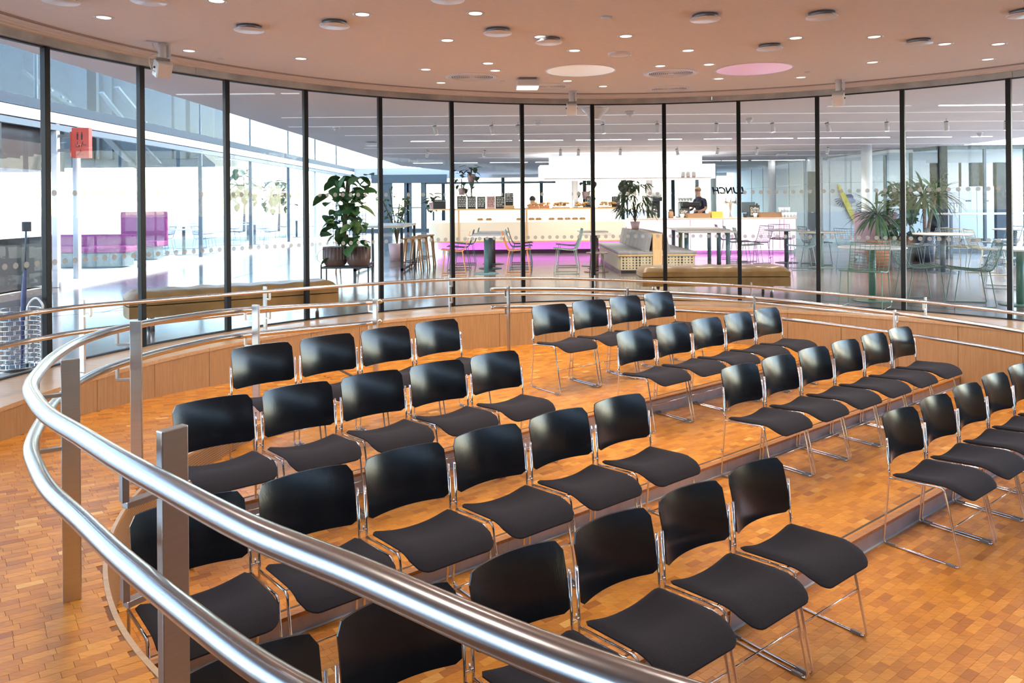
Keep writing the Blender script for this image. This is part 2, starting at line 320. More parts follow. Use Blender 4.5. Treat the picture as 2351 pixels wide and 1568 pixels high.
def lay_blocks(parent, inside, zfun, clampv, n_single=300):
    """inside(x, y, b) -> 0 outside, 1 whole block, 2 block cut along a border (its corners are clamped to the border)"""
    ca, cb = Vector((CX, CY, 0)).dot(UA), Vector((CX, CY, 0)).dot(UB); spots = []; cut = []
    rng = random.Random(5 + len(FLOORS))
    for j in range(int(-5.2 / BW), int(5.2 / BW)):
        off = rng.choice((0, .5, .33, .66, .2)) * BL + rng.uniform(-.012, .012)
        for i in range(int(-5.3 / BL), int(5.3 / BL) + 1):
            a, b = ca + i * BL + off, cb + j * BW; p = AB(a, b); k = inside(p.x, p.y, b)
            if not k or p.y < .45: continue
            P = (p.x, p.y, zfun(p.x, p.y) + rng.uniform(-.0003, .0003)); u, v = proj(P)
            if u < -260 or u > 2650 or v > 1900: continue
            if k == 2: cut.append(P)
            else: spots.append((-(1 / (p.y * p.y + 1)) if (-60 < u < 2411 and v < 1600) else 1, P))
    spots.sort(key=lambda t: t[0])
    def slope(x, y):
        e = .02; return (zfun(x + e, y) - zfun(x - e, y)) / (2 * e), (zfun(x, y + e) - zfun(x, y - e)) / (2 * e)
    for _, P in spots[:n_single]:
        o = link('parquet_block', BLOCK, None, parent); sx, sy = slope(P[0], P[1])
        n = Vector((-sx, -sy, 1)).normalized(); q = Vector((0, 0, 1)).rotation_difference(n)
        o.matrix_local = Matrix.Translation(P) @ q.to_matrix().to_4x4() @ Matrix.Rotation(PHI, 4, 'Z')
    rest = [p for _, p in spots[n_single:]] + cut; nc = len(cut)
    c, s = math.cos(PHI), math.sin(PHI); X = BV[:, 0] * c - BV[:, 1] * s; Y = BV[:, 0] * s + BV[:, 1] * c
    P = np.array(rest); SL = np.array([slope(p[0], p[1]) for p in P])
    vs = np.empty((len(P), len(BV), 3)); vs[:, :, 0] = P[:, None, 0] + X; vs[:, :, 1] = P[:, None, 1] + Y
    vs[:, :, 2] = P[:, None, 2] + BV[None, :, 2] + SL[:, None, 0] * X + SL[:, None, 1] * Y
    for i in range(len(P) - nc, len(P)):
        for k in range(len(BV)): vs[i, k, 0], vs[i, k, 1] = clampv(vs[i, k, 0], vs[i, k, 1])
    fs = [tuple(k + i * len(BV) for k in f) for i in range(len(P)) for f in BF]
    m = bpy.data.meshes.new('parquet'); m.from_pydata(vs.reshape(-1, 3).tolist(), [], fs); m.update()
    at_ = m.attributes.new('rnd', 'FLOAT', 'FACE'); at_.data.foreach_set('value', np.repeat(np.random.RandomState(3).rand(len(P)), len(BF)).astype(np.float32))
    o = link('parquet', m, M['blocks'], parent); o['kind'] = 'stuff'; o['label'] = 'remaining end-grain parquet blocks'
def pol_of(x, y): return math.hypot(x - CX, y - CY), math.degrees(math.atan2(y - CY, x - CX)) % 360
R_IN2 = R_INNER - .012
def on_tier(lo, hi):
    def f(x, y, b):
        r, d = pol_of(x, y); lim = R_IN2 if 138 < d < 262 else R_LEDGE + .03
        if r > lim + .03 or not lo - .02 < b < hi + .02: return 0
        return 2 if (r > lim - .05 or b < lo + .024 or b > hi - .024) else 1
    def cl(x, y):
        a, b = x * UA.x + y * UA.y, x * UB.x + y * UB.y; b = min(max(b, lo), hi); p = AB(a, b); r, d = pol_of(p.x, p.y); lim = R_IN2 if 138 < d < 262 else R_LEDGE + .03
        if r > lim: p = POL(lim, d)
        return p.x, p.y
    return f, cl
edges_b = [9.0] + STEP_B + [-9.0]
TIER_LABEL = ['orange parquet stage floor, the lowest level', 'parquet tier one step above the stage floor', 'parquet tier two steps above the stage floor', 'top parquet tier beside the glass wall']
FLOORS = []
for k in range(4):
    hi, lo = edges_b[k], edges_b[k + 1]; nose = .034
    slab = MB().prism(seg_poly(lo, hi - (0.02 if k else 0), R_LEDGE + .05), -.35 if k == 0 else ZT[k - 1] - .02, ZT[k] - .0036)
    fl = struct(slab.build('floor', M['joint']), TIER_LABEL[k]); FLOORS.append(fl)
    f_, c_ = on_tier(lo + .001, hi - (nose if k else 0)); lay_blocks(fl, f_, lambda x, y, z=ZT[k]: z, c_)
    if k:   # the riser in front of this tier
        b = hi; a0, a1 = circle_hit(b, R_INNER)[0], circle_hit(b, R_LEDGE)[1]; zl, zh = ZT[k - 1], ZT[k]
        def barx(name, m, b0, b1, z0, z1, x0=a0 + .01, x1=a1 + .02):
            o = MB().prism([AB(x0, b0), AB(x1, b0), AB(x1, b1), AB(x0, b1)], z0, z1).build(name, m, fl, .002); return o
        L_ = a1 - a0; nb = 4
        for i in range(nb):
            barx('nosing_board', M['nosing'], b - .036, b + .006, zh - .020, zh + .0006, a0 + L_ * i / nb + .001, a0 + L_ * (i + 1) / nb - .001)
            barx('riser_plate', M['riser'], b - .012, b - .004, zl, zh - .020, a0 + L_ * i / nb + .001, a0 + L_ * (i + 1) / nb - .001)
        barx('grip_strip', M['strip'], b - .066, b - .052, zh - .002, zh + .0016)
        barx('base_strip', M['white_strip'], b - .005, b + .009, zl, zl + .006)
# ---- the ramp that climbs round the left side
rw = MB()
def ramp_slab():
    D = np.linspace(137, 262, 70)
    for side in (0,):
        vs = []
        for d in D:
            for r in (R_INNER, R_LEDGE + .06):
                z = ramp_z(r, d); vs += [POL(r, d, z - .0036), POL(r, d, min(z - .05, .3))]
        fs = []
        for i in range(len(D) - 1):
            o = i * 4; n = o + 4; fs += [(o, o + 2, n + 2, n), (o + 2, o + 3, n + 3, n + 2), (o + 3, o + 1, n + 1, n + 3), (o + 1, o, n, n + 1)]
        fs += [(0, 1, 3, 2), (len(vs) - 4, len(vs) - 2, len(vs) - 1, len(vs) - 3)]
        rw.add(vs, fs)
ramp_slab()
ramp = struct(rw.build('floor', M['joint']), 'parquet ramp climbing along the left glass wall')
def on_ramp(x, y, b):
    r, d = pol_of(x, y)
    if not (R_INNER - .02 < r < R_LEDGE + .02 and 138 < d < 262): return 0
    return 2 if r < R_INNER + .06 else 1
def clamp_ramp(x, y):
    r, d = pol_of(x, y); p = POL(max(r, R_INNER + .0045), d); return p.x, p.y
lay_blocks(ramp, on_ramp, lambda x, y: ramp_z(*pol_of(x, y)), clamp_ramp)
def curved_panel(name, m, r, t, d0, d1, f0, f1, n, parent, uvs=False):
    o = MB().arc_wall(r, r + t, f0, f1, d0, d1, n).build(name, m, parent)
    if uvs:
        uv = o.data.uv_layers.new(name='arc')
        for lp in o.data.loops:
            p = o.data.vertices[lp.vertex_index].co; rr, d = pol_of(p.x, p.y); uv.data[lp.index].uv = (math.radians(d) * r, p.z)
    return o
def tier_z_at(d):
    p = POL(R_INNER - .02, d); b = p.dot(UB); k = sum(1 for s_ in STEP_B if b < s_); return ZT[k]
bounds = [138, 152, 166, 180, 194, 208, 222, 236, 250, 262]
for d0, d1 in zip(bounds, bounds[1:]):
    curved_panel('side_panel', M['perforated_oak'], R_INNER - .012, .012, d0 + .03, d1 - .03, lambda d: tier_z_at(d), lambda d: ramp_z(R_INNER, d) - .02, 14, ramp, True)
    curved_panel('edge_trim', M['oak_top'], R_INNER - .014, .018, d0, d1 - .02, lambda d: ramp_z(R_INNER, d) - .02, lambda d: ramp_z(R_INNER, d) + .0008, 10, ramp)
s0 = MB(); p, q = POL(R_INNER + .1, 137.6, .3462), POL(R_LEDGE - .02, 134, .347); s0.bar(p, q, .035, .003)
s0.build('grip_strip', M['strip'], ramp)
# ---- ledge under the glass: panels of 60 cm, top boards of 2.4 m
wall = struct(MB().arc_wall(R_LEDGE + .015, R_GLASS + .1, -.05, Z_CAFE - .03, -80, 262, 110).build('wall_back', M['joint']), 'low oak ledge wall under the curved glazing')
STEPD = 7.15; start = 158.7 - STEPD * 17
for i in range(-14, 34):
    d1 = 158.7 - STEPD * i; d0 = d1 - STEPD
    if d0 < -80 or d1 > 262: continue
    curved_panel('panel', M['oak'], R_LEDGE, .014, d0 + .025, d1 - .025, lambda d: (ramp_z(R_LEDGE, d) if d > 138 else -.02) - .002, Z_CAFE - .032, 5, wall)
    if (i - 1) % 4 == 0:
        curved_panel('top_board', M['oak_top'], R_LEDGE - .006, R_GLASS - R_LEDGE + .02, d0 - STEPD * 3 + .02, d1 - .02, Z_CAFE - .031, Z_CAFE, 24, wall)
# ---- glazing ring
md = [164.25 - 10.2 * i for i in range(12)] + [40.6]
for i in range(10): md.append(40.6 - 11.5 * (i + 1))
md = [164.25 + 10.2 * (i + 1) for i in range(8)][::-1] + md          # from behind the camera, left, round to the right
dotm = MB().lathe([(0, 0), (1, 0)], 14, cap=False)
PANES = 0
for i in range(len(md) - 1):
    d1, d0 = md[i], md[i + 1]
    if d1 < -70: break
    PANES += 1
    w = struct(MB().arc_wall(R_GLASS, R_GLASS + .012, Z_CAFE + .012, Z_HEAD + .02, d0, d1, 8).build('window_%d' % PANES, M['glass']), 'curved glass pane of the round auditorium')
    mu = MB(); p = POL(R_GLASS + .004, d1); t = math.radians(d1)
    mu.box((p.x, p.y, (Z_CAFE + Z_HEAD) / 2), (.055, .052, Z_HEAD - Z_CAFE), t); mu.build('mullion', M['black'], w, .003)
    MB().arc_wall(R_GLASS - .012, R_GLASS + .028, Z_CAFE - .002, Z_CAFE + .014, d0, d1, 8).build('bottom_seal', M['seal'], w)
    MB().arc_wall(R_GLASS - .012, R_GLASS + .028, Z_HEAD - .012, Z_HEAD, d0, d1, 8).build('top_seal', M['seal'], w)
    for z in (2.247, 1.664):
        r = MB(); n = 9 if d1 - d0 < 10.6 else 10; pitch = math.degrees(.1005 / R_GLASS); mid = (d0 + d1) / 2 + .12
        for k in range(n):
            d = mid + (k - (n - 1) / 2) * pitch; c = POL(R_GLASS - .002, d, z); tx = Vector((-math.sin(math.radians(d)), math.cos(math.radians(d)), 0))
            r.add([c] + [c + tx * (.0255 * math.cos(2 * PI * j / 16)) + Vector((0, 0, .0255 * math.sin(2 * PI * j / 16))) for j in range(16)], [(0, 1 + j, 1 + (j + 1) % 16) for j in range(16)])
        o = r.build('dot_row', M['dot'], w); o['kind'] = 'stuff'; o['label'] = 'row of grey safety dots'
# ---- header beam, moulding, ceiling
t1 = struct(MB().arc_wall(R_GLASS - .06, R_GLASS + .08, Z_HEAD, Z_HEAD + .068, -80, -68.2, 8).build('trim_1', M['concrete']), 'grey metal header beam above the curved glass')
for d0 in range(-68, 262, 36): MB().arc_wall(R_GLASS - .061, R_GLASS + .08, Z_HEAD, Z_HEAD + .068, d0 + .04, d0 + 36, 16).build('beam_section', M['concrete'], t1)
t2 = struct(MB().arc_wall(5.20, R_GLASS + .1, Z_CEIL - .012, Z_CEIL + .05, 0, 359.9, 140).build('trim_2', M['mould_dark']), 'stepped beige moulding where the ceiling meets the header')
for r0, r1, z in ((5.345, 5.405, Z_CEIL - .046), (5.285, 5.340, Z_CEIL - .038), (5.225, 5.280, Z_CEIL - .028)):
    MB().arc_wall(r0, r1 + .06, z, Z_CEIL, 0, 359.9, 140).build('moulding_step', M['mould'], t2)
RECESS = [(on(1332.5, 162.5, Z_CEIL), .375), (on(1730.5, 159, Z_CEIL), .40)]
lo_ = [circ(CX, CY, 5.215, 128)] + [circ(p.x, p.y, r, 48) for p, r in RECESS]
ceil = struct(link('ceiling', fill_with_holes('ceiling', lo_, Z_CEIL), M['ceil']), 'salmon beige plaster ceiling of the round auditorium')
for p, r in RECESS:
    MB().lathe([(r, 0), (r, .42), (.001, .42)], 48, (p.x, p.y, Z_CEIL), cap=False).build('light_well', M['plate'], ceil)
    MB().lathe([(r - .002, -.004), (r + .012, -.004), (r + .012, .001)], 48, (p.x, p.y, Z_CEIL), cap=False).build('well_rim', M['plate'], ceil)
    wl_ = bpy.data.lights.new('well_fill_light', 'POINT'); wl_.energy = 2.2; wl_.color = (1, .84, .72) if r < .39 else (1, .50, .74); wl_.shadow_soft_size = .06; wo_ = bpy.data.objects.new('well_fill_light', wl_); COL.objects.link(wo_); wo_.location = (p.x, p.y, Z_CEIL + .30); wo_.parent = ceil  # point light added in each well to brighten it, second tinted pink
# ---- unseen dark walls added right and behind to darken chair-back reflections
sw = struct(MB().box((10.6, -3.5, 2.14), (.3, 17.0, 2.72)).build('wall_right', M['frame']), 'unseen dark wall added on the far right to darken chair reflections')
struct(MB().box((1.4, -11.8, 2.14), (18.2, .3, 2.72)).build('wall_back', M['frame']), 'unseen dark wall added behind the camera to darken chair reflections')

# ================================================================== HANDRAILS
def smooth_path(pts, n=10):     # Catmull-Rom through the points
    pts = [Vector(p) for p in pts]; P = [pts[0] * 2 - pts[1]] + pts + [pts[-1] * 2 - pts[-2]]; out = []
    for i in range(1, len(P) - 2):
        for k in range(n):
            t = k / n; a, b, c, d = P[i - 1], P[i], P[i + 1], P[i + 2]
            out.append(.5 * ((2 * b) + (c - a) * t + (2 * a - 5 * b + 4 * c - d) * t * t + (3 * b - a - 3 * c + d) * t ** 3))
    return out + [pts[-1]]
def handrail(label, upper, posts, drop, rad, pw, side, floor_z):
    """two parallel tubes on flat-bar posts; posts: list of (path point index fraction, base z); side: +1 tube outside, -1 tube inside"""
    t = thing('handrail', label, 'handrail', (0, 0, 0))
    path = smooth_path(upper)
    MB().tube(path, rad, 16).build('upper_tube', M['tube'], t)
    MB().tube([p - Vector((0, 0, drop)) for p in path], rad, 16).build('lower_tube', M['tube'], t)
    for target, off in posts:
        k = min(range(len(path)), key=lambda i: abs(pol_of(path[i].x, path[i].y)[1] - target)); p = path[k]
        tg = path[min(k + 1, len(path) - 1)] - path[max(k - 1, 0)]; tg.z = 0; tg.normalize(); nrm = Vector((p.x - CX, p.y - CY, 0)).normalized()
        c = p - nrm * (off * side); z0 = floor_z(c); z1 = p.z + .045; ang = math.atan2(nrm.y, nrm.x)
        po = MB().box((c.x, c.y, (z0 + z1) / 2), (pw[0], pw[1], z1 - z0), ang).build('post', M['steel'], t, .003)
        for dz in (0, drop):
            b = MB(); q = p - Vector((0, 0, dz)); lo = q.z - .085; e = c + nrm * (math.copysign(pw[0] / 2, off) * side)
            b.bar((e.x, e.y, lo), (q.x, q.y, lo), .022, .014)
            b.bar((q.x, q.y, lo + .007), (q.x, q.y, q.z - rad * .6), .014, .022, tuple(tg)); b.build('bracket', M['steel'], po, .0015)
    return t
inner_left = [(-1.395, 7.45, 1.172), (-1.47, 7.22, 1.178), (-2.121, 5.943, 1.30), (-2.275, 5.1, 1.366), (-2.243, 4.303, 1.43), (-2.152, 3.738, 1.46), (-1.981, 3.247, 1.485), (-1.812, 2.878, 1.505), (-1.614, 2.507, 1.53), (-1.420, 2.232, 1.55), (-1.232, 1.995, 1.57), (-1.016, 1.762, 1.59),
              (-.807, 1.534, 1.61), (-.613, 1.338, 1.625), (-.395, 1.135, 1.635), (-.212, .995, 1.64), (-.028, .855, 1.64), (.10, .765, 1.642), (.24, .68, 1.645)]
inner_left[0] = (-1.30, 7.42, 1.172)
def floor_at(c):
    r, d = pol_of(c.x, c.y)
    if r > R_LEDGE: return Z_CAFE
    if 138 < d < 262 and r > R_INNER - .02: return ramp_z(r, d)
    b = c.dot(UB); return ZT[sum(1 for s_ in STEP_B if b < s_)]
handrail('steel double handrail sweeping round the ramp in the foreground', inner_left, [(137.6, .10), (161.5, .10), (188, .10), (212.5, .105), (236.6, .105)], .20, .0225, (.062, .022), 1, floor_at)
inner_right = [POL(3.80, d, z) for d, z in ((115.2, 1.185), (113.3, 1.185), (102, 1.150), (91.2, 1.118), (82.1, 1.086), (72.8, 1.06), (69.8, 1.051), (60, 1.015), (49.4, .98), (40, .952), (31.7, .927), (20, .89))]
handrail('steel double handrail behind the right block of chairs', inner_right, [(112.2, .085), (91.2, .085), (69.8, .085), (48.2, .085), (30, .085)], .20, .0205, (.055, .02), 1, floor_at)
outer = [POL(4.95, d, z) for d, z in ((205, 1.49), (190, 1.42), (175, 1.363), (170, 1.350), (165, 1.330), (153.7, 1.272), (142.1, 1.232), (129.6, 1.208), (115.4, 1.195), (101.9, 1.162), (91.3, 1.122), (80.3, 1.082), (70.8, 1.051), (64, 1.018), (51, .978), (44.7, .959), (37.5, .934), (28, .90))]
handrail('steel double handrail standing on the oak ledge before the glass', outer, [(189, -.085), (165.3, -.085), (141.5, -.085), (115.1, -.085), (93.2, -.085), (70.8, -.085), (48.8, -.085)], .20, .0195, (.05, .02), 1, lambda c: Z_CAFE)

# ================================================================== STACKING CHAIRS
CW = .4812
def chair_parts():
    x0, yb = -CW / 2, .21                                   # local: x across, y = yb - b (front is -y)
    P = lambda a, b, z: Vector((x0 + a, yb - b, z)); R = .0066; out = []
    def side(a, s):
        loop = fillet([P(a, .026, .658), P(a, .041, .417), P(a, 0, R), P(a, .447, R), P(a, .357, .444), P(a, .044, .417)], .028)
        return MB().tube(loop, R, 8)
    out.append(('side_frame', side(0, -1).mesh('side_frame'), M['chrome'], (0, 0, 0))); out.append(('side_frame', side(CW, 1).mesh('side_frame'), M['chrome'], (0, 0, 0)))
    st = MB().tube([P(0, .402, .226), P(CW, .402, .226)], .004, 6); out.append(('stretcher', st.mesh('stretcher'), M['chrome'], (0, 0, 0)))
    st = MB().tube([P(0, .30, .428), P(CW, .30, .428)], .004, 6); out.append(('stretcher', st.mesh('stretcher'), M['chrome'], (0, 0, 0)))
    hw, zb, zt, rc = .228, .492, .768, .036
    def back(s, t, off):
        x = (s * 2 - 1) * hw; ax = abs(x); k = max(0, ax - (hw - rc)); cut = rc - math.sqrt(max(0, rc * rc - k * k))
        z = (zb + cut * .5) + (zt - zb - cut * 1.5) * t; h = (z - zb) / (zt - zb)
        b = .040 - .036 * h * h - .014 * h - .050 * (1 - (x / hw) ** 2) + off
        return P(CW / 2 + x, b, z)
    m = MB(); n, q = 20, 8
    m.grid(lambda s, t: back(s, t, .0045), n, q).grid(lambda s, t: back(1 - s, t, -.0045), n, q)
    for t in (0, 1):
        m.add([back(i / n, t, .0045) for i in range(n + 1)] + [back(i / n, t, -.0045) for i in range(n + 1)], [(i, i + 1, n + 2 + i, n + 1 + i) for i in range(n)])
    for s in (0, 1):
        m.add([back(s, i / q, .0045) for i in range(q + 1)] + [back(s, i / q, -.0045) for i in range(q + 1)], [(i, i + 1, q + 2 + i, q + 1 + i) for i in range(q)])
    out.append(('backrest', m.mesh('backrest'), M['black_ply'], (0, 0, 0)))
    def seat(s, t, off):
        # a saddle: dished across, rolled down at the front, rounded corners
        hw_, rc_ = .224, .075; e = s * 2 - 1; e = math.copysign(abs(e) ** .8, e) if e else 0.0; x = e * hw_; k = max(0, abs(x) - (hw_ - rc_)); cut = rc_ - math.sqrt(max(0, rc_ * rc_ - k * k)); k2 = max(0, abs(x) - (hw_ - .03)); cut2 = .03 - math.sqrt(max(0, .0009 - k2 * k2))
        b0, b1 = .042 + cut2, .490 - cut; b = b0 + (b1 - b0) * t; q = (b - .042) / .448; a_ = abs(e)
        z = .436 + .018 * min(1, q / .6) - .040 * (1 - a_ ** 2.2) * (1 - .55 * q) + .018 * (1 - a_ * a_) * max(0, q - .45) / .55 - .060 * max(0, (q - .66) / .34) ** 2.0 - .006 * a_ ** 6
        rim = min(1, 5 * min(s, 1 - s), 5 * min(t, 1 - t)); z += off * (.2 + .8 * math.sqrt(max(0, 1 - (1 - rim) ** 2)))
        return P(CW / 2 + x, b, z)
    m = MB(); n = 20
    m.grid(lambda s, t: seat(s, t, .021), n, n).grid(lambda s, t: seat(1 - s, t, -.013), n, n)
    for t in (0, 1): m.add([seat(i / n, t, .021) for i in range(n + 1)] + [seat(i / n, t, -.013) for i in range(n + 1)], [(i, i + 1, n + 2 + i, n + 1 + i) for i in range(n)], True)
    for s in (0, 1): m.add([seat(s, i / n, .021) for i in range(n + 1)] + [seat(s, i / n, -.013) for i in range(n + 1)], [(i, i + 1, n + 2 + i, n + 1 + i) for i in range(n)], True)
    out.append(('seat', m.mesh('seat'), M['fabric'], (0, 0, 0)))
    g = MB().box((0, 0, 0), (.016, .05, .015)).mesh('glide')
    for a in (0, CW):
        for b in (.045, .39): out.append(('glide', g, M['glide'], P(a, b, .0082)))
    hook = MB().tube(fillet([(.0, 0, 0), (-.018, 0, 0), (-.018, 0, .022)], .008), .0035, 6).mesh('linking_clip')
    ring = MB().tube([(0, 0, 0), (.016, 0, 0)], .004, 6).mesh('linking_clip')
    for z in (.455, .185): out.append(('linking_clip', hook, M['clip'], P(0, .04 * z / .43, z))); out.append(('linking_clip', ring, M['clip'], P(CW, .04 * z / .43, z)))
    return out
PARTS = chair_parts()
for n, me, m_, l in PARTS:
    if not me.materials: me.materials.append(m_)
ROWS = [  # block, row word, tier, position of the first left rear foot, turn, count
    ('left', 'front', 0, (-.998, 2.097), -.002, 6), ('left', 'second', 1, (-1.553, 2.995), .006, 6), ('left', 'third', 2, (-1.965, 4.286), .003, 5), ('left', 'back', 3, (-1.996, 5.27), .07, 4),
    ('right', 'front', 0, (2.288, 4.656), 0, 5), ('right', 'second', 1, (1.519, 5.511), .003, 6), ('right', 'third', 2, (.89, 6.534), .012, 5), ('right', 'back', 3, (.173, 7.284), -.024, 4)]
chair0 = None
for side, word, k, (x, y), turn, n in ROWS:
    ph = PHI + turn; ca, sa = math.cos(ph), math.sin(ph)
    for i in range(n):
        a, b = i * .52 + CW / 2, .21
        loc = Vector((x + a * ca + b * sa, y + a * sa - b * ca, ZT[k] + .0005)); rz = ph + random.uniform(-.006, .006)
        lab = 'black plywood stacking chair with dark seat pad, %s from the left, %s row, %s block' % (ORD[i], word, side)
        if chair0 is None:
            chair0 = thing('stacking_chair', lab, 'chair', loc, rz, 'stacking chairs in rows')
            for nm, me, m_, l in PARTS: link(nm, me, None, chair0, l)
        else: dup(chair0, loc, rz, lab)

# ================================================================== AUDITORIUM CEILING FITTINGS
def spot_light(parent, z, power, col, size=2.3, blend=.9, rad=.04):
    l = bpy.data.lights.new('lamp', 'SPOT'); l.energy = power; l.color = col; l.spot_size = size; l.spot_blend = blend; l.shadow_soft_size = rad
    o = bpy.data.objects.new('lamp', l); COL.objects.link(o); o.parent = parent; o.location = (0, 0, z); return o
DL = [(238.4, 40), (434, 116.5), (691, 134.5), (497, 1.7), (832, 33), (1091.6, 30.6), (1027, 92.6), (1241, 84.5), (1319, 116), (1437, 83), (977.5, 159.4), (1137, 162), (1012.6, 190), (1303, 185.6), (1384.6, 198), (1120.6, 145.4), (1516, 151.5),
      (1580, 116), (1827, 87), (2007, 84.5), (2169, 101), (2292, 101), (1627.6, 148), (2003, 143), (2268, 136), (1650, 180.5), (1839, 177.5)]
DL.sort()
rim_m = MB().lathe([(.058, -.0015), (.072, -.004), (.076, 0.0), (.076, .002)], 24, cap=False).mesh('rim'); rim_m.materials.append(M['white'])
gap_m = MB().lathe([(.052, .002), (.058, -.0015)], 24, cap=False).mesh('shadow_gap'); gap_m.materials.append(M['dark'])
lens_m = MB().lathe([(.001, .001), (.053, .0)], 24, cap=False).mesh('lens'); lens_m.materials.append(M['lens'])
def downlight(p, lab, seen=True):
    t = thing('downlight', lab, 'downlight', p, 0, 'recessed downlights of the auditorium ceiling')
    link('rim', rim_m, None, t, (0, 0, -.002)); link('shadow_gap', gap_m, None, t, (0, 0, -.002)); link('lens', lens_m, None, t, (0, 0, -.003))
    spot_light(t, -.02, DOWNLIGHT_W, (1.0, .91, .83))
for i, (u, v) in enumerate(DL): downlight(on(u, v, Z_CEIL), 'small recessed downlight, %s from the left among the ceiling downlights' % ORD[i])
for i, (r, d) in enumerate(((3.9, 205), (4.1, 232), (2.2, 215), (2.6, 250), (3.4, 275), (1.2, 285), (3.2, 315), (1.5, 345), (3.6, 350), (0.6, 170), (2.9, 180), (4.2, 20))):
    downlight(POL(r, d, Z_CEIL), 'recessed downlight outside the picture, %s of those above the camera' % ORD[i])
DISC = [(139.6, 5, 85), (342, 5, 83), (572, 71, 66), (768, 61, 65), (1028, 1, 73), (1142.7, 78, 61), (1260, 98.7, 58), (1619, 46, 67), (1886.5, 41, 71), (1767, 113, 58), (2108.6, 101.5, 63), (2351, 36, 70)]
DISC.sort(); disc_m = MB().lathe([(.001, 0), (.115, 0), (.118, .003), (.118, .006), (.001, .006)], 32, cap=False).mesh('plate'); disc_m.materials.append(M['plate'])
neck_m = MB().lathe([(.095, 0), (.098, .03)], 24).mesh('neck'); neck_m.materials.append(M['grey_metal'])
for i, (u, v, w) in enumerate(DISC):
    t = thing('ceiling_disc', 'round white air valve plate standing off the ceiling, %s from the left' % ORD[i], 'air valve', on(u, v, Z_CEIL - .04), 0, 'round plates on the ceiling')
    link('plate', disc_m, None, t); link('neck', neck_m, None, t, (0, 0, .008))
small = [(506.5, 135, .028, 'far left'), (1392, 39, .046, 'top centre'), (1153, 186, .033, 'left of the white projector box'), (1854, 165, .033, 'right of the pink light well')]
for u, v, r, w in small:
    t = thing('smoke_detector', 'small flat white disc on the ceiling, ' + w, 'detector', on(u, v, Z_CEIL)); MB().lathe([(r, 0), (r, -.010), (r * .8, -.014)], 20).build('cap', M['white'], t); MB().lathe([(r * 1.1, 0), (r * 1.1, -.004)], 20).build('base', M['white'], t)
t = thing('ceiling_speaker', 'round domed ceiling loudspeaker in front of the left light well', 'speaker', on(1423, 122.6, Z_CEIL))
MB().lathe([(.118, 0), (.114, -.018), (.098, -.026), (.088, -.022)], 32, cap=False).build('ring', M['white'], t); MB().lathe([(.090, -.021), (.001, -.030)], 32, cap=False).build('grille', M['plate'], t)
for i, (u, v, r, lab) in enumerate(((1084, 177, .300, 'large round swirl air diffuser left of the projector box'), (1259, 198.6, .275, 'large round swirl air diffuser below the left light well'), (1540, 168, .305, 'large pink-lit air diffuser left of the pink light well'), (1536, 203.7, .280, 'pink-lit air diffuser nearest the curved moulding'))):
    t = thing('air_diffuser', lab, 'air vent', on(u, v, Z_CEIL), 0, 'round air diffusers')
    MB().lathe([(r, 0), (r, -.006), (r - .055, -.010), (r - .055, -.002)], 48, cap=False).build('outer_ring', M['plate'], t)
    MB().lathe([(.001, -.001), (r - .054, -.001)], 40, cap=False).build('backing', M['dark'], t)
    for k in range(10):
        a = .045 + (r - .11) * k / 9.0; MB().lathe([(a, -.0015), (a + .002, -.0035), (a + .010, -.0035), (a + .011, -.0015)], 40, cap=False).build('louvre_ring', M['plate'], t)
    MB().lathe([(.001, -.011), (.035, -.011), (.035, -.002)], 20, cap=False).build('hub', M['plate'], t)
t = thing('projector_box', 'white wall-washer projector box hanging under the ceiling', 'projector', on(1211, 180, Z_CEIL), .05)
MB().box((0, 0, -.065), (.26, .22, .075)).build('housing', M['white'], t, .012, 3); MB().box((0, 0, -.112), (.25, .21, .022)).build('diffuser', M['lens'], t, .008); MB().box((0, 0, -.014), (.20, .16, .03)).build('bracket', M['grey_metal'], t)
def speaker(u, v, yaw, lab, cable=False):
    p = on(u, v, Z_CEIL); t = thing('track_loudspeaker', lab, 'loudspeaker', p, yaw)
    MB().lathe([(.035, 0), (.035, -.13), (.028, -.14)], 16).build('stem', M['white'], t)
    MB().box((.055, 0, -.07), (.022, .06, .12)).build('junction_box', M['white'], t, .004)
    MB().box((0, .02, -.165), (.12, .10, .05)).build('yoke', M['grey_metal'], t, .005)
    tilt = Matrix.Translation((0, -.005, -.235)) @ Matrix.Rotation(math.radians(24), 4, 'X')
    c = MB().box((0, 0, 0), (.13, .12, .145), 0, tilt).build('cabinet', M['white'], t, .008)
    MB().box((0, -.066, 0), (.122, .012, .132), 0, tilt).build('grille', M['plate'], c, .006)
    b = MB(); b.tube([tilt @ Vector((-.075, 0, .01)), tilt @ Vector((-.062, 0, .01))], .010, 10).tube([tilt @ Vector((.075, 0, .01)), tilt @ Vector((.062, 0, .01))], .010, 10); b.build('tilt_knob', M['dark'], c)
    if cable:
        MB().box((-.085, 0, -.006), (.11, .05, .012)).build('cable_plate', M['white'], t, .003)
        MB().tube(smooth_path([(-.08, 0, -.012), (-.07, 0, -.05), (-.035, 0, -.085)]), .004, 6).build('cable', M['white'], t)
        MB().tube(smooth_path([(-.035, -.01, -.10), (-.11, -.01, -.14), (-.10, -.02, -.24), (-.06, -.01, -.27)]), .004, 6).build('cable', M['white'], t)
speaker(372, 98, .75, 'white loudspeaker on a ceiling stem at the left, cable hanging beside it', True)
speaker(1312, 209, -.03, 'white loudspeaker on a ceiling stem below the left light well')
speaker(1925, 183, -.55, 'white loudspeaker on a ceiling stem at the right')

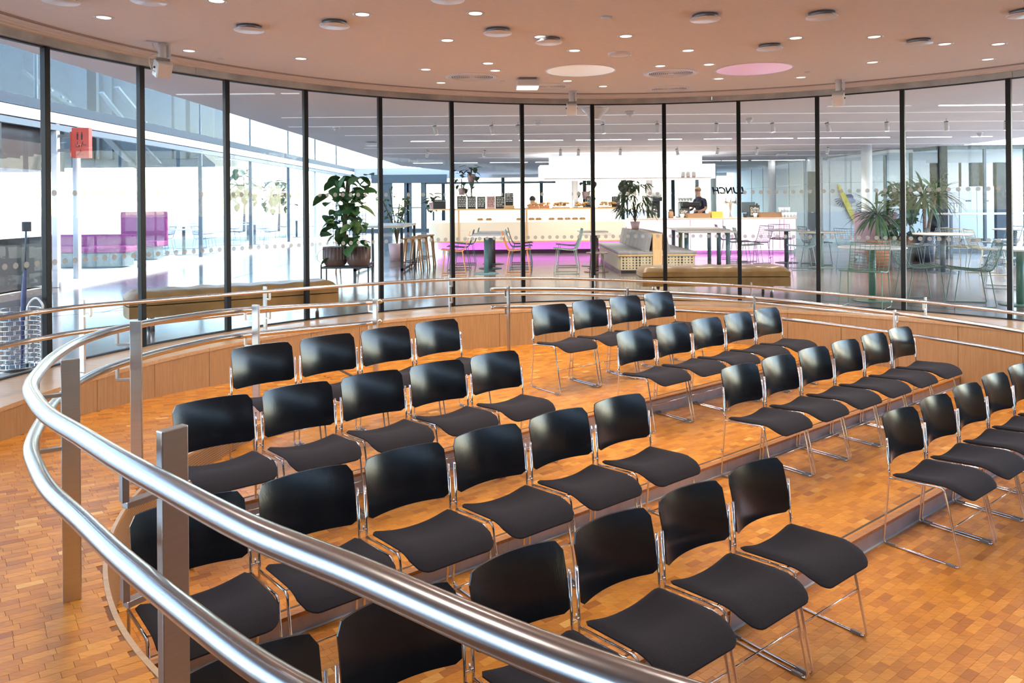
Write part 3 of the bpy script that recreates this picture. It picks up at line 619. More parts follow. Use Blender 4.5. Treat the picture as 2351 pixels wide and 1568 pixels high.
# ================================================================== CAFE AROUND THE AUDITORIUM: SHELL
XL, XE, YB = -7.6, -4.45, 36.0                     # left facade, edge of the low ceiling, far facade
fl = struct(link('floor', fill_with_holes('floor', [[(XL - .2, -12), (16, -12), (16, YB + .3), (XL - .2, YB + .3)], circ(CX, CY, R_GLASS + .09, 128)], Z_CAFE), M['cfloor']), 'dark polished concrete floor of the cafe')
jt = MB()
for p, q in (((-4.2, 12.2), (-1.4, 18.5)), ((3.9, 10.2), (6.2, 8.6)), ((-5.2, 9.5), (-5.0, 26)), ((-3.6, 10.9), (-6.6, 8.4))): jt.bar((*p, Z_CAFE), (*q, Z_CAFE), .012, .002)
jt.build('floor_joint', M['dark'], fl)
cc = struct(link('ceiling', fill_with_holes('ceiling', [[(XE, -12), (8.9, -12), (8.9, 11.6), (11.4, 15.4), (11.4, 18.9), (16, 18.9), (16, YB), (-.9, YB), (-3.9, 27.0)], circ(CX, CY, R_GLASS + .05, 128)], Z_CC), M['cceil']), 'pale cafe ceiling with thin linear slots')  # right edge cut back out of view so chair backs reflect more sky
MB().prism([(XE - .06, -12), (XE, -12), (-3.9, 27), (-.9, YB), (-.96, YB), (-3.96, 27)], Z_CC, Z_CC + .6).build('ceiling_edge', M['cceil'], cc)
for Y, x0, x1, lit in ((11.75, -3.6, 8, 0), (13.15, -3.9, 11, 0), (14.9, -3.3, 12, 0), (16.4, -2.2, 10.5, 1), (18.3, -3.6, 12, 0), (20.4, -3.5, 12, 0), (22.6, -1, 11, 0), (25.2, -3.3, 10, 1), (9.2, -4.1, -2.6, 1), (10.9, 4.6, 10, 1)):
    if lit:
        x = x0
        while x < x1:
            n_ = min(random.uniform(.5, 1.3), x1 - x); MB().box((x + n_ / 2, Y, Z_CC - .004), (n_, .05, .008)).build('light_strip', M['slot_lit'] if Y > 12 or x > 5.5 else M['slot'], cc); x += n_ + random.uniform(.05, .5)
    else: MB().box(((x0 + x1) / 2, Y, Z_CC - .003), (x1 - x0, .035, .006)).build('ceiling_slot', M['slot'], cc)
struct(MB().box((-6.1, 12, 7.6), (3.3, 48.4, .2)).build('ceiling', M['far2']), 'unseen high roof added over the left entrance hall to block overhead sky')  # roof slab added above the hall, shuts out light from overhead
struct(link('ground', fill_with_holes('ground', [[(-90, -60), (90, -60), (90, 120), (-90, 120)], [(XL - .2, -12), (16, -12), (16, YB + .3), (XL - .2, YB + .3)]], Z_CAFE - .03), M['pave']), 'pale paving outside')
# ---- left facade: sill, long white beam, glass joints, braces
wl = struct(MB().box((XL, 24.2, Z_CAFE + .045), (.16, 23.4, .09)).build('wall_left', M['frame_w']), 'glazed left facade with a long white beam')
MB().box((XL, 20, 3.60), (.14, 34, .17)).build('beam', M['frame_w'], wl, .01); MB().box((XL, 20, 3.78), (.10, 34, .16)).build('upper_beam', M['far3'], wl); MB().box((XL, 20, 3.45), (.10, 34, .10)).build('lower_beam', M['frame'], wl)
for Y in (12.5, 13.1, 15.3, 18.3, 21.8, 25.5, 29, 32.5, 35.8): MB().box((XL, Y, 2.17), (.09, .05 if Y > 13.2 else .09, 2.75)).build('mullion', M['frame_w'] if Y < 14 or Y > 28 else M['frame'], wl)
for Y in (12, 15.3, 18.3, 21.8, 25.5, 29, 32.5): MB().box((XL, Y, 6.2), (.05, .03, 4.8)).build('upper_mullion', M['frame'], wl)
for Y0, Y1 in ((12.5, 18.3), (18.3, 25.5), (25.5, 35.9)): MB().box((XL, (Y0 + Y1) / 2, 2.15), (.012, Y1 - Y0, 2.65)).build('pane', M['glass2'], wl)
MB().box((XL, 22, 6.2), (.012, 30, 5.0)).build('pane', M['glass2'], wl)
def brace(p, q, w, m_='beam'):
    b = MB().bar(p, q, w, .05, (0, 1, 0)).build('brace', M[m_], wl); d = Vector(q) - Vector(p)
    for f in (.18, .36, .62, .8):
        c = Vector(p) + d * f; MB().tube([c + Vector((.05, -.05, 0)), c + Vector((.05, .02, 0))], .035, 8).build('bolt', M['grey_metal'], b)
brace(at(75, 185, 13.5), at(170, 245, 15.2), .55); brace(at(235, 305, 15.5), at(312, 385, 17.5), .34)
for a_, b_ in (((232, 212), (296, 292)), ((330, 338), (366, 375)), ((268, 200), (322, 265)), ((330, 280), (349, 301))): MB().bar(at(*a_, 17), at(*b_, 18), .10, .05).build('brace', M['frame'], wl)
# ---- building across the court on the left
fb = thing('far_building', 'blue grey building overhanging the court beyond the left facade', 'building', (0, 25, 0))
MB().box((-14.0, .6, 8.2), (8.2, 1.2, 9.16)).build('wall', M['far'], fb)
for u0, u1, m_ in ((170, 226, 'far3'), (205, 232, 'far2'), (366, 398, 'far3'), (404, 440, 'far2'), (430, 492, 'far2'), (496, 520, 'far3'), (252, 262, 'far')):
    x0, x1 = at(u0, 300, 25).x, at(u1, 300, 25).x; MB().box(((x0 + x1) / 2, -.06, 8.0), (x1 - x0, .12, 8.6)).build('facade_panel', M[m_], fb)
MB().box((-13.6, -.3, 3.52), (8.9, .7, .2)).build('soffit', M['far3'], fb)
dk = thing('dark_kiosk', 'dark panelled kiosk block seen through the leftmost pane', 'kiosk', (-9.35, 11.2, Z_CAFE))
MB().box((0.3, 1.0, 2.42), (2.6, 1.6, .95)).build('upper_box', M['darkbase'], dk); MB().box((0.2, 1.0, .42), (2.2, 1.5, .84)).build('lower_cabinet', M['dark'], dk); MB().box((1.28, .35, 1.0), (.22, .12, 2.0)).build('wood_post', M['perf'], dk)
MB().bar((.75, .15, 2.75), (1.5, .15, 2.15), .05, .14).build('wood_brace', M['perf'], dk); MB().box((.5, .24, .62), (.14, .02, .08)).build('name_plate', M['white'], dk); MB().box((0.2, 1.0, .86), (2.4, 1.6, .03)).build('counter_top', M['frame_w'], dk)
# ---- far facade with doors
wf = struct(MB().box((1.3, YB, 3.6), (18, .2, .5)).build('wall_front', M['frame_w']), 'far glazed facade of the cafe')
for u in (878, 975, 1018, 1155, 1243, 1342, 1430, 1545, 1600): p = at(u, 450, YB); MB().box((p.x, YB, 2.1), (.16, .12, 2.9)).build('mullion', M['far3'] if u != 1600 else M['frame'], wf)
MB().box((1.3, YB, Z_CAFE + .08), (18, .14, .16)).build('sill', M['frame'], wf); MB().box((-1.0, YB - .02, 3.12), (6.2, .1, .10)).build('transom', M['frame'], wf); MB().box((1.3, YB + .02, 2.1), (18, .01, 2.6)).build('pane', M['glass2'], wf)
d1_ = struct(MB().box((-4.9, YB - .12, 3.33), (3.6, .3, .40)).build('door_1', M['frame']), 'grey framed glass entrance doors')
for u, w_ in ((890, .5), (934, .22), (941, .22), (972, .2)): p = at(u, 450, YB); MB().box((p.x, YB - .12, 1.98), (w_, .12, 2.4)).build('door_frame', M['frame'], d1_)
for u, w_ in ((915, .9), (956, .75)):
    p = at(u, 450, YB)
    for z_ in (Z_CAFE + .06, 1.95): MB().box((p.x, YB - .12, z_), (w_, .08, .12 if z_ < 1 else .05)).build('door_rail', M['frame'], d1_)
# ---- white wall with the mural, columns, glass vestibule at the right
wr = struct(MB().box((11.6, 24.1, 2.15), (3.3, .2, 2.72)).build('wall_right', M['paint']), 'white panelled wall at the right of the cafe')
MB().bar((9.98, 24.1, 2.15), (10.7, YB, 2.15), .12, 2.72).build('wall_panel', M['paint'], wr)
for u in (1906, 1955): p = at(u, 430, 23.98); MB().box((p.x, 23.985, 2.15), (.016, .01, 2.7)).build('panel_joint', M['grey_metal'], wr)
p0, p1 = at(1890, 414, 23.98), at(1990, 413, 23.98); MB().box(((p0.x + p1.x) / 2 + .3, 23.985, 2.70), (2.4, .01, .014)).build('panel_joint', M['grey_metal'], wr)
for f in (.12, .26, .40, .55, .70, .86):
    x, y = 9.9 + .72 * f, 24.1 + 11.9 * f; MB().box((x - .045, y, 2.15), (.02, .02, 2.7)).build('panel_joint', M['grey_metal'], wr)
MB().bar((9.89, 24.2, 2.68), (10.6, YB, 2.68), .012, .012).build('panel_joint', M['grey_metal'], wr); MB().box((11.6, 23.98, Z_CAFE + .06), (3.3, .03, .12)).build('skirting', M['grey_metal'], wr)
d2_ = struct(MB().box((9.78, 24.25, 1.93), (.46, .08, 2.28)).build('door_2', M['darkbase']), 'dark door standing open beside the mural wall')
MB().box((9.92, 24.19, 1.93), (.10, .04, 2.2)).build('door_edge', M['grey_metal'], d2_); MB().tube([(9.62, 24.18, 1.75), (9.62, 24.14, 1.75), (9.70, 24.14, 1.75)], .015, 6).build('door_handle', M['steel'], d2_)
for i, (x, y, r_) in enumerate(((8.85, 18.7, .125), (8.8, 25.4, .12), (8.6, 32.0, .12), (1.98, 23.6, .10), (4.32, 23.6, .10))):
    c = thing('column', ('white round column nearest the yucca plants', 'white round column behind the beer taps', 'white round column farthest back beside the lettering', 'slim column rising behind the pastry counter', 'slim column rising behind the coffee bar')[i], 'column', (x, y, Z_CAFE))
    MB().lathe([(r_, 0), (r_, Z_CC - Z_CAFE)], 20).build('shaft', M['paint'] if i < 3 else M['mould'], c); MB().lathe([(r_ + .012, 0), (r_ + .012, .05)], 20).build('base_ring', M['grey_metal'], c)
gv = struct(MB().box((13.6, 19.2, 3.46), (5.2, .12, .10)).build('window_40', M['frame']), 'glass vestibule at the right with blue grey frames')
MB().bar((11.03, 19.2, 3.46), (10.25, 21.6, 3.46), .12, .1).build('top_rail', M['frame'], gv); MB().bar((11.03, 19.2, Z_CAFE + .04), (10.25, 21.6, Z_CAFE + .04), .1, .08).build('bottom_rail', M['frame'], gv); MB().box((13.6, 19.2, Z_CAFE + .04), (5.2, .1, .08)).build('bottom_rail', M['frame'], gv)
for x, y, w_, m_ in ((11.03, 19.2, .16, 'black'), (10.72, 20.15, .07, 'frame'), (10.45, 21.0, .07, 'frame'), (12.1, 19.2, .06, 'frame'), (13.15, 19.2, .08, 'frame'), (14.3, 19.2, .08, 'frame')): MB().box((x, y, 2.14), (w_, w_, 2.7)).build('mullion', M[m_], gv)
MB().box((13.6, 19.2, 2.14), (5.1, .012, 2.6)).build('pane', M['glass2'], gv); MB().bar((11.03, 19.2, 2.14), (10.25, 21.6, 2.14), .012, 2.6).build('pane', M['glass2'], gv)
for u, w_, m_ in ((2185, .5, 'frame_w'), (2207, .35, 'frame_w'), (2242, .45, 'far3'), (2262, .6, 'frame_w'), (2290, .5, 'far3'), (2120, .8, 'frame_w'), (2146, .5, 'far3')): p = at(u, 450, 26); o_ = MB().box((p.x, 26, 2.15), (w_, .3, 2.8)).build('inner_frame', M[m_], gv)
MB().box((13.6, 23, 3.43), (7, 6, .08)).build('soffit', M['paint'], gv)
for u in (2222, 2262): p = at(u, 461, 24.5); MB().box((p.x, 24.5, 1.7), (.55, .04, 1.7)).build('locker_door', M['paint'], gv); MB().box((p.x, 24.46, p.z), (.16, .02, .05)).build('locker_handle', M['frame'], gv)
for i, u in enumerate((2224, 2246)): pass

# ================================================================== CAFE FITTINGS
# ---- spotlights on the cafe ceiling
SP = [(1000, 301, 0), (1130, 298, 0), (1190, 297, 0), (1385, 296, 1), (1509, 293, 0), (1644, 292, 0), (1774, 289, 1), (1901, 287, 0), (2036, 285, 1), (2173, 285, 0), (2310, 285, 1)]
SP2 = [(981, 354, 0), (1112, 353, 0), (1287, 350, 0), (1328, 350, 0), (1424, 350, 1), (1555, 347, 0), (1647, 346, 0), (1738, 345, 0), (1900, 342, 0)]
def cafe_spot(p, tilt, lit, lab):
    t = thing('ceiling_spotlight', lab, 'spotlight', p, 0, 'cylinder spotlights on the cafe ceiling'); R_ = Matrix.Rotation(tilt, 4, 'Y')
    MB().tube([(0, 0, .13), (0, 0, .07)], .012, 8).build('stem', M['white'], t)
    MB().tube([R_ @ Vector((0, 0, .07)), R_ @ Vector((0, 0, -.075))], .037, 14).build('cylinder', M['white'], t); MB().tube([R_ @ Vector((0, 0, .082)), R_ @ Vector((0, 0, .07))], .033, 12).build('collar', M['dark'], t)
    MB().tube([R_ @ Vector((0, 0, -.074)), R_ @ Vector((0, 0, -.078))], .030, 12).build('lamp_face', M['spot_on'] if lit else M['lens'], t)
    spot_light(t, -.10, CAFE_SPOT_W, (1, .90, .80), 2.2, .9, .05)
M['spot_on'] = mat('lit_spot', (1, 1, 1), .3, emit=(1, .85, .6), es=9)
for i, (u, v, l) in enumerate(SP): p = at(u, v, 12.7); cafe_spot((p.x, 12.7, Z_CC - .13), random.uniform(-.3, .3), l, 'white cylinder spotlight, %s from the left in the nearer row' % ORD[i])
for i, (u, v, l) in enumerate(SP2): p = at(u, v, 18.7); cafe_spot((p.x, 18.7, Z_CC - .13), random.uniform(-.25, .25), l, 'white cylinder spotlight, %s from the left in the farther row' % ORD[i])
def domed(u, v, Y, r, lab, kind='smoke_detector'):
    p = at(u, v, Y); t = thing(kind, lab, 'detector', (p.x, Y, Z_CC)); MB().lathe([(r, 0), (r, -r * .45)], 16).build('base', M['white'], t); MB().lathe([(r * .8, -r * .45), (r * .6, -r * 1.1), (.004, -r * 1.35)], 16).build('dome', M['plate'], t)
domed(772, 289, 13.2, .06, 'small white dome detector above the big planter'); domed(1235, 282, 12.6, .06, 'small white dome detector left of the loudspeaker'); domed(1446, 256, 11.3, .075, 'white dome detector right of the flared lamp'); domed(1720, 274, 12.3, .07, 'small white dome detector above the taps'); domed(2250, 315, 15.5, .06, 'small white dome detector above the right tables')
t = thing('pendant_lamp', 'white trumpet shaped lamp flush with the cafe ceiling', 'lamp', (at(1366, 250, 10.9).x, 10.9, Z_CC)); MB().lathe([(.19, -.01), (.185, -.03), (.12, -.09), (.085, -.15), (.08, -.165)], 28).build('shade', M['white'], t); MB().lathe([(.20, 0), (.20, -.012)], 28).build('rim', M['white'], t)
for i, (u, v, Y, lab) in enumerate(((853, 325, 16.5, 'white access point box left of the second row of spotlights'), (949, 365, 23, 'white access point box near the far ceiling corner'), (1795, 354, 21.5, 'white access point box above the column behind the taps'))):
    p = at(u, v, Y); t = thing('access_point', lab, 'ceiling box', (p.x, Y, Z_CC)); MB().box((0, 0, -.05), (.26, .24, .07)).build('housing', M['white'], t, .01); MB().box((0, 0, -.008), (.16, .14, .016)).build('bracket', M['grey_metal'], t)

# ---- pastry counter with pink foot, bulkhead above, bar with backlit front
YC = 19.8; XC0, XC1 = -2.25, 3.0; n_end = 1.0
def counter_poly(x0, x1, y0, y1, r, n=10):    # rounded left end
    pts = [(x1, y0)]; pts += [(x0 + r - r * math.sin(PI / 2 * i / n), y0 + r - r * math.cos(PI / 2 * i / n)) for i in range(n + 1)]
    return pts + [(x0, y1), (x1, y1)]
pc = thing('pastry_counter', 'long cream pastry counter with glazed display and magenta lit foot', 'counter', (0, 0, 0))
MB().prism(counter_poly(XC0 + .45, XC1, YC + .35, YC + 1.1, .5), Z_CAFE, Z_CAFE + .11).build('plinth', M['darkbase'], pc)
MB().prism(counter_poly(XC0 + .20, XC1, YC + .12, YC + 1.1, .5), Z_CAFE + .11, Z_CAFE + .31).build('pink_light_band', M['pink'], pc)
MB().prism(counter_poly(XC0 + .02, XC1, YC - .02, YC + 1.15, .5), Z_CAFE + .31, Z_CAFE + .345).build('foot_shelf', M['ply'], pc)
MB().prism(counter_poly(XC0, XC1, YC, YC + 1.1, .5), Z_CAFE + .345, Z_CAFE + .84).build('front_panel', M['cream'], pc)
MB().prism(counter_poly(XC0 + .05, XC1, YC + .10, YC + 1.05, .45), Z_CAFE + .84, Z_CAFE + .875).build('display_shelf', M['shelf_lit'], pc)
MB().box(((XC0 + XC1) / 2 + .25, YC + .98, Z_CAFE + 1.02), (XC1 - XC0 - .5, .04, .30)).build('display_back', M['shelf_lit'], pc)
MB().prism(counter_poly(XC0, XC1, YC, YC + 1.1, .5), Z_CAFE + 1.165, Z_CAFE + 1.20).build('counter_top', M['ply'], pc)
MB().box(((XC0 + XC1) / 2 + .25, YC + .03, Z_CAFE + 1.0), (XC1 - XC0 - .5, .01, .32)).build('display_glass', M['glass2'], pc)
for u in (1053, 1209, 1357): x = at(u, 500, YC).x; MB().box((x, YC - .004, Z_CAFE + .76), (.045, .03, .84)).build('upright', M['ply'], pc)
bb = thing('bar_counter', 'bar counter with glowing pinkish white backlit front', 'counter', (0, 0, 0)); YB2 = 19.1; XB0, XB1 = 3.05, 7.22
MB().box(((XB0 + XB1) / 2 - .1, YB2 + .5, Z_CAFE + .06), (XB1 - XB0 - .3, .7, .12)).build('plinth', M['grey_metal'], bb)
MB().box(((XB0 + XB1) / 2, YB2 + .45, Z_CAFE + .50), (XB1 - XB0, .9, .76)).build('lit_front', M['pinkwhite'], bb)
MB().box(((XB0 + XB1) / 2, YB2 + .04, Z_CAFE + .105), (XB1 - XB0 - .1, .05, .02)).build('pink_light_strip', M['pink_led'] if 'pink_led' in M else M.setdefault('pink_led', mat('magenta_led', (.8, .2, .8), .3, emit=(.9, .12, .85), es=14)), bb)
MB().box(((XB0 + XB1) / 2, YB2 + .44, Z_CAFE + .90), (XB1 - XB0 + .04, .96, .035)).build('worktop', M['tablewood'], bb)
for u in (1585, 1660, 1790, 1800): x = at(u, 530, YB2).x; MB().box((x, YB2 - .003, Z_CAFE + .5), (.012, .008, .75)).build('panel_joint', M['pinkpot'], bb)
bk = thing('white_bulkhead', 'glowing white bulkhead hanging over the counters', 'bulkhead', (0, 0, 0)); p0, p1 = at(1240, 412, 21), at(1640, 412, 21)
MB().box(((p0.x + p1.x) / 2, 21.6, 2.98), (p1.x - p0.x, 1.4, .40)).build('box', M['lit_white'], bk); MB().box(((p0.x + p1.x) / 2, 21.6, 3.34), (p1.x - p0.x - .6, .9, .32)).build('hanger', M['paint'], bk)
MB().box(((p0.x + p1.x) / 2, 20.92, 2.795), (p1.x - p0.x - .2, .06, .03)).build('lower_rail', M['mould'], bk)
for u in (1568, 1580, 1593): p = at(u, 402, 20.85); c = thing('hanging_jar', 'white jar on the bulkhead rail, %s of three' % ('left', 'middle', 'right')[(1568, 1580, 1593).index(u)], 'jar', (p.x, 20.86, 2.81)); MB().lathe([(.05, 0), (.06, .10), (.05, .15)], 12).build('body', M['pinkpot'], c); MB().lathe([(.055, .02), (.063, .03), (.063, .13), (.05, .155)], 12).build('sleeve', M['cup'], c)
# ---- things on the pastry counter
ZC_ = Z_CAFE + 1.20
def board(u, w, h, lab, txt=None, z=ZC_, Y=YC + .22, m_='blackboard', lines=5):
    p = at(u, 470, Y); t = thing('menu_board', lab, 'sign', (p.x, Y, z), random.uniform(-.08, .08))
    MB().box((0, 0, h / 2), (w, .02, h)).build('panel', M[m_], t, .004); c = MB()
    if txt:
        me = text_mesh(txt, w * .30); o = link('chalk_lettering', me, M['chalk'], t, (0, -.014, h * .72)); o.rotation_euler = (PI / 2, 0, 0)
    k = 0
    for i in range(lines):
        y = h * (.86 - .13 * i) - (h * .30 if txt else 0)
        if y < h * .1: break
        x = -w * .38
        while x < w * .33: n_ = random.uniform(.03, .09) * w / .2; c.box((x + n_ / 2, -.0115, y), (n_, .003, h * .045)); x += n_ + .015
    if c.v: c.build('chalk_writing', M['chalk'] if m_ == 'blackboard' else M['ink'], t)
    MB().box((0, .03, .02), (w * .8, .06, .03)).build('stand', M['crate'], t)
for i, (u, w, h, m_) in enumerate(((1060, .24, .34, 'blackboard'), (1083, .22, .33, 'blackboard'), (1105, .22, .32, 'blackboard'), (1127, .22, .33, 'pinkpot'), (1147, .22, .33, 'blackboard'))): board(u, w, h, 'chalk menu board on the pastry counter, %s from the left' % ORD[i], None, m_=m_, lines=6)
board(1169, .22, .33, 'raised black menu board on a wooden block at the end of the row', None, z=ZC_ + .08); wb_ = thing('wooden_block', 'pale wooden block lifting the last menu board', 'block', (at(1169, 470, YC + .22).x, YC + .24, ZC_)); MB().box((0, 0, .04), (.28, .16, .079)).build('block', M['ply'], wb_, .006)
board(1353, .16, .30, 'narrow black menu board between the bread boxes', None); board(1414, .22, .30, 'menu board half hidden by the fan palm', None, Y=YC + .5)
board(1009, .34, .25, 'low dark sign at the rounded end of the pastry counter', None, Y=YC + .5, lines=1)
def buns(parent, w, d, n, r, z):
    for i in range(n):
        o = link('bun', BUN, None, parent, (random.uniform(-w, w), random.uniform(-d, d), z + random.uniform(0, r * 1.4)), random.uniform(0, 6)); o.scale = (random.uniform(.8, 1.2), random.uniform(.7, 1), random.uniform(.8, 1.1))
BUN = MB().lathe([(.001, -.03), (.045, -.025), (.058, 0), (.04, .028), (.001, .036)], 10, cap=False).mesh('bun'); BUN.materials.append(M['bread'])
for i, (u, w, h, lab) in enumerate(((1225, .30, .10, 'terracotta tray heaped with buns, leftmost on the counter'), (1250, .26, .09, 'terracotta tray of small buns, second on the counter'), (1288, .46, .20, 'clear box full of rolls, left one'), (1335, .42, .20, 'clear box full of rolls, middle one'), (1395, .50, .20, 'clear box full of rolls beside the fan palm'))):
    p = at(u, 475, YC + .25); t = thing('bread_box', lab, 'bread', (p.x, YC + .25, ZC_))
    if h < .15: MB().box((0, 0, .035), (w, .28, .07)).build('tray', M['terracotta'], t, .01)
    else: MB().box((0, 0, .012), (w, .30, .024)).build('tray', M['crate'], t); MB().box((0, 0, h / 2 + .02), (w, .30, h)).build('clear_cover', M['glass2'], t)
    buns(t, w * .42, .11, 14 if h > .15 else 9, .05, .06 if h < .15 else .07)
for i, u in enumerate((1100, 1120, 1190, 1218, 1234, 1264, 1284, 1301, 1318, 1335)):
    p = at(u, 503, YC + .35); t = thing('pastry', 'pastry in the glazed display, %s from the left' % ORD[i], 'pastry', (p.x, YC + .35, Z_CAFE + .877)); o = link('crust', BUN, None, t, (0, 0, .03)); o2 = link('crust', BUN, None, t, (.055, .02, .03), 1.0)
# ---- things on the bar
ZB_ = Z_CAFE + .918; YY = YB2 + .35
t = thing('coffee_machine', 'black espresso machine with cups on top behind the bar', 'coffee machine', (at(1578, 480, YY + 1.0).x, YY + 1.1, Z_CAFE + .9)); MB().box((0, 0, .02), (.7, .5, .04)).build('base', M['steel'], t); MB().box((-.05, .1, .24), (.26, .4, .42)).build('body', M['coffee_black'], t, .05, 4); MB().box((.10, -.05, .36), (.52, .32, .14)).build('hood', M['coffee_black'], t, .05, 4)
for k in range(5): MB().lathe([(.03, 0), (.05, .09)], 12, (-.18 + .08 * k, .05, .46)).build('cup', M['cup'], t)
MB().tube([(.2, -.16, .28), (.2, -.30, .26)], .02, 8).build('group_handle', M['dark'], t); MB().box((0, 0, -.45), (.9, .55, .9)).build('cabinet', M['darkbase'], t)
board(1570, .22, .22, 'black chalk board reading Coffee beside the espresso machine', 'Coffee', z=ZB_ + .02, Y=YY); board(1732, .26, .30, 'black chalk board reading Coffee on the right of the bar', 'Coffee', z=ZB_ + .02, Y=YY)
for i, (u, w, h, m_, lab) in enumerate(((1601, .60, .12, 'crate', 'long wooden cutlery crate on the bar behind the tables'), (1643, .28, .16, 'orange_box', 'orange box on the bar'), (1768, .60, .13, 'crate', 'grey wooden cutlery crate at the right of the bar'))):
    t = thing('wooden_crate', lab, 'box', (at(u, 490, YY).x, YY, ZB_), .02); m2 = MB(); th = .012
    m2.box((0, 0, th / 2), (w, .3, th)).build('bottom', M[m_], t)
    for sx, sy, cx_, cy_ in ((w, th, 0, -.15), (w, th, 0, .15), (th, .3, -w / 2, 0), (th, .3, w / 2, 0)): MB().box((cx_, cy_, h / 2), (sx, sy, h)).build('side', M[m_], t)
    if m_ == 'crate':
        for k in range(3): MB().box((-w / 2 + w * (k + 1) / 4, 0, h / 2), (th, .29, h * .9)).build('divider', M[m_], t)
        for k in range(4): MB().box((-w * .37 + w * k * .25, 0, h * .75), (w * .2, .2, .04)).build('cutlery', M['cup'], t)
for i, (u, r_, h, m_, lab, nm) in enumerate(((1504, .055, .30, 'steel', 'steel thermos jug nearer the plant', 'thermos_jug'), (1492, .05, .30, 'steel', 'steel thermos jug behind the other one', 'thermos_jug'), (1540, .07, .22, 'crate', 'brown bean grinder on the bar', 'bean_grinder'), (1566, .06, .10, 'cup', 'white pot beside the left Coffee board', 'pot'), (1734, .06, .11, 'cup', 'white pot beside the right Coffee board', 'pot'), (1711, .06, .10, 'coffee_black', 'black jar left of the right Coffee board', 'jar'), (1745, .04, .34, 'leaf', 'green bottle on the bar behind the board', 'bottle'))):
    t = thing(nm, lab, nm.split('_')[-1], (at(u, 490, YY).x, YY + (.25 if u in (1492, 1745) else 0), ZB_)); 
    MB().lathe([(r_ * .9, 0), (r_, h * .1), (r_, h * .72), (r_ * .6, h * .82), (r_ * .45, h)] if h > .15 else [(r_ * .75, 0), (r_, h)], 16).build('body', M[m_], t)
    if h > .15: MB().lathe([(r_ * .62, h * .82), (r_ * .7, h * .86), (r_ * .66, h * 1.04), (.01, h * 1.08)], 16).build('lid', M['coffee_black'], t)
    else: MB().lathe([(r_ * 1.03, h), (r_ * 1.03, h * 1.06)], 16).build('rim', M[m_], t)
    if nm == 'thermos_jug': MB().tube(smooth_path([(0, -r_ * .8, h * .9), (0, -r_ * 1.9, h * .8), (0, -r_ * 1.0, h * .55)]), .008, 6).build('handle', M['coffee_black'], t)
t = thing('coffee_brewer', 'tall black filter coffee brewer with a digital display', 'brewer', (at(1507, 470, YY + .5).x, YY + .5, ZB_)); MB().box((0, .1, .24), (.22, .12, .48)).build('tower', M['coffee_black'], t, .02); MB().box((0, -.02, .50), (.26, .30, .12)).build('head', M['coffee_black'], t, .02); MB().box((0, -.175, .51), (.10, .01, .05)).build('display', M['bluetext'], t); MB().lathe([(.13, .56), (.15, .66), (.14, .68)], 16).build('hopper', M['cup'], t)
t = thing('beer_tap', 'chrome beer tap column with three handles on the bar', 'tap', (at(1677, 480, YY + .2).x, YY + .2, ZB_)); MB().lathe([(.05, 0), (.035, .04), (.035, .38), (.05, .40)], 14).build('column', M['steel'], t)
MB().tube([(-.16, 0, .40), (.16, 0, .40)], .035, 10).build('crossbar', M['steel'], t)
for k in (-.13, 0, .13): MB().tube([(k, -.03, .42), (k, -.07, .55)], .014, 8).build('tap_handle', M['steel'], t); MB().tube(fillet([(k, -.03, .40), (k, -.11, .40), (k, -.12, .33)], .03), .012, 6).build('spout', M['steel'], t)
gl = MB().lathe([(.03, 0), (.036, .12)], 12).mesh('bowl'); gl.materials.append(M['glassware']); gf = MB().lathe([(.032, 0), (.032, .008)], 12).mesh('foot'); gf.materials.append(M['glassware'])
for i in range(14):
    t = thing('drinking_glass', 'clear drinking glass, %s one of the cluster at the bar end' % ORD[i], 'glass', (at(1793 + (i % 5) * 7, 490, YY).x, YY - .15 + (i // 5) * .12, ZB_ + (.13 if i > 9 else 0)), 0, 'glasses stacked at the bar end'); link('bowl', gl, None, t, (0, 0, .006)); link('foot', gf, None, t)
t = thing('till_screen', 'grey cash register screen seen from behind', 'till', (at(1718, 478, YY + .45).x, YY + .45, ZB_)); MB().box((0, 0, .26), (.36, .03, .28)).build('screen', M['frame'], t, .01); MB().bar((0, .03, 0), (0, .02, .2), .06, .04).build('stand', M['frame'], t); MB().box((0, 0, .012), (.22, .2, .024)).build('base', M['frame'], t)
# ---- wall lettering, seen from behind, and mural
me = text_mesh('LUNCH', .35, .006, .016); o = link('wall_lettering', me, M['bluetext']); p = at(1672, 438, 28.5); o.location = p; o.rotation_euler = (PI / 2, 0, 0); o.scale = (-1.0, 1, 1); tag(o, 'dark blue slanted lettering read in mirror image behind the taps', 'lettering')
sh = Matrix.Identity(4); me.transform(Matrix(((1, .25, 0, 0), (0, 1, 0, 0), (0, 0, 1, 0), (0, 0, 0, 1))))
lp_ = struct(MB().box((p.x, 28.56, 2.4), (2.6, .02, 2.2)).build('window_41', M['glass2']), 'glass screen carrying the lettering')
mu = thing('wall_mural', 'wall mural of a yellow streak with dark striped arcs', 'mural', (at(1945, 470, 23.95).x, 23.95, at(1945, 470, 23.95).z))
def flat(pts, m_, nm, y=0): MB().add([(x, y, z) for x, z in pts] + [(x, y + .02, z) for x, z in pts], [tuple(range(len(pts)))] + [(i, (i + 1) % len(pts), len(pts) + (i + 1) % len(pts), len(pts) + i) for i in range(len(pts))]).build(nm, M[m_], mu)
c_, s_ = math.cos(-1.15), math.sin(-1.15); el = [(.72 * math.cos(a_) * 1.0, .085 * math.sin(a_)) for a_ in np.linspace(0, 2 * PI, 24)[:-1]]; flat([(x * c_ - z * s_, x * s_ + z * c_) for x, z in el], 'yellow', 'yellow_streak', -.03)
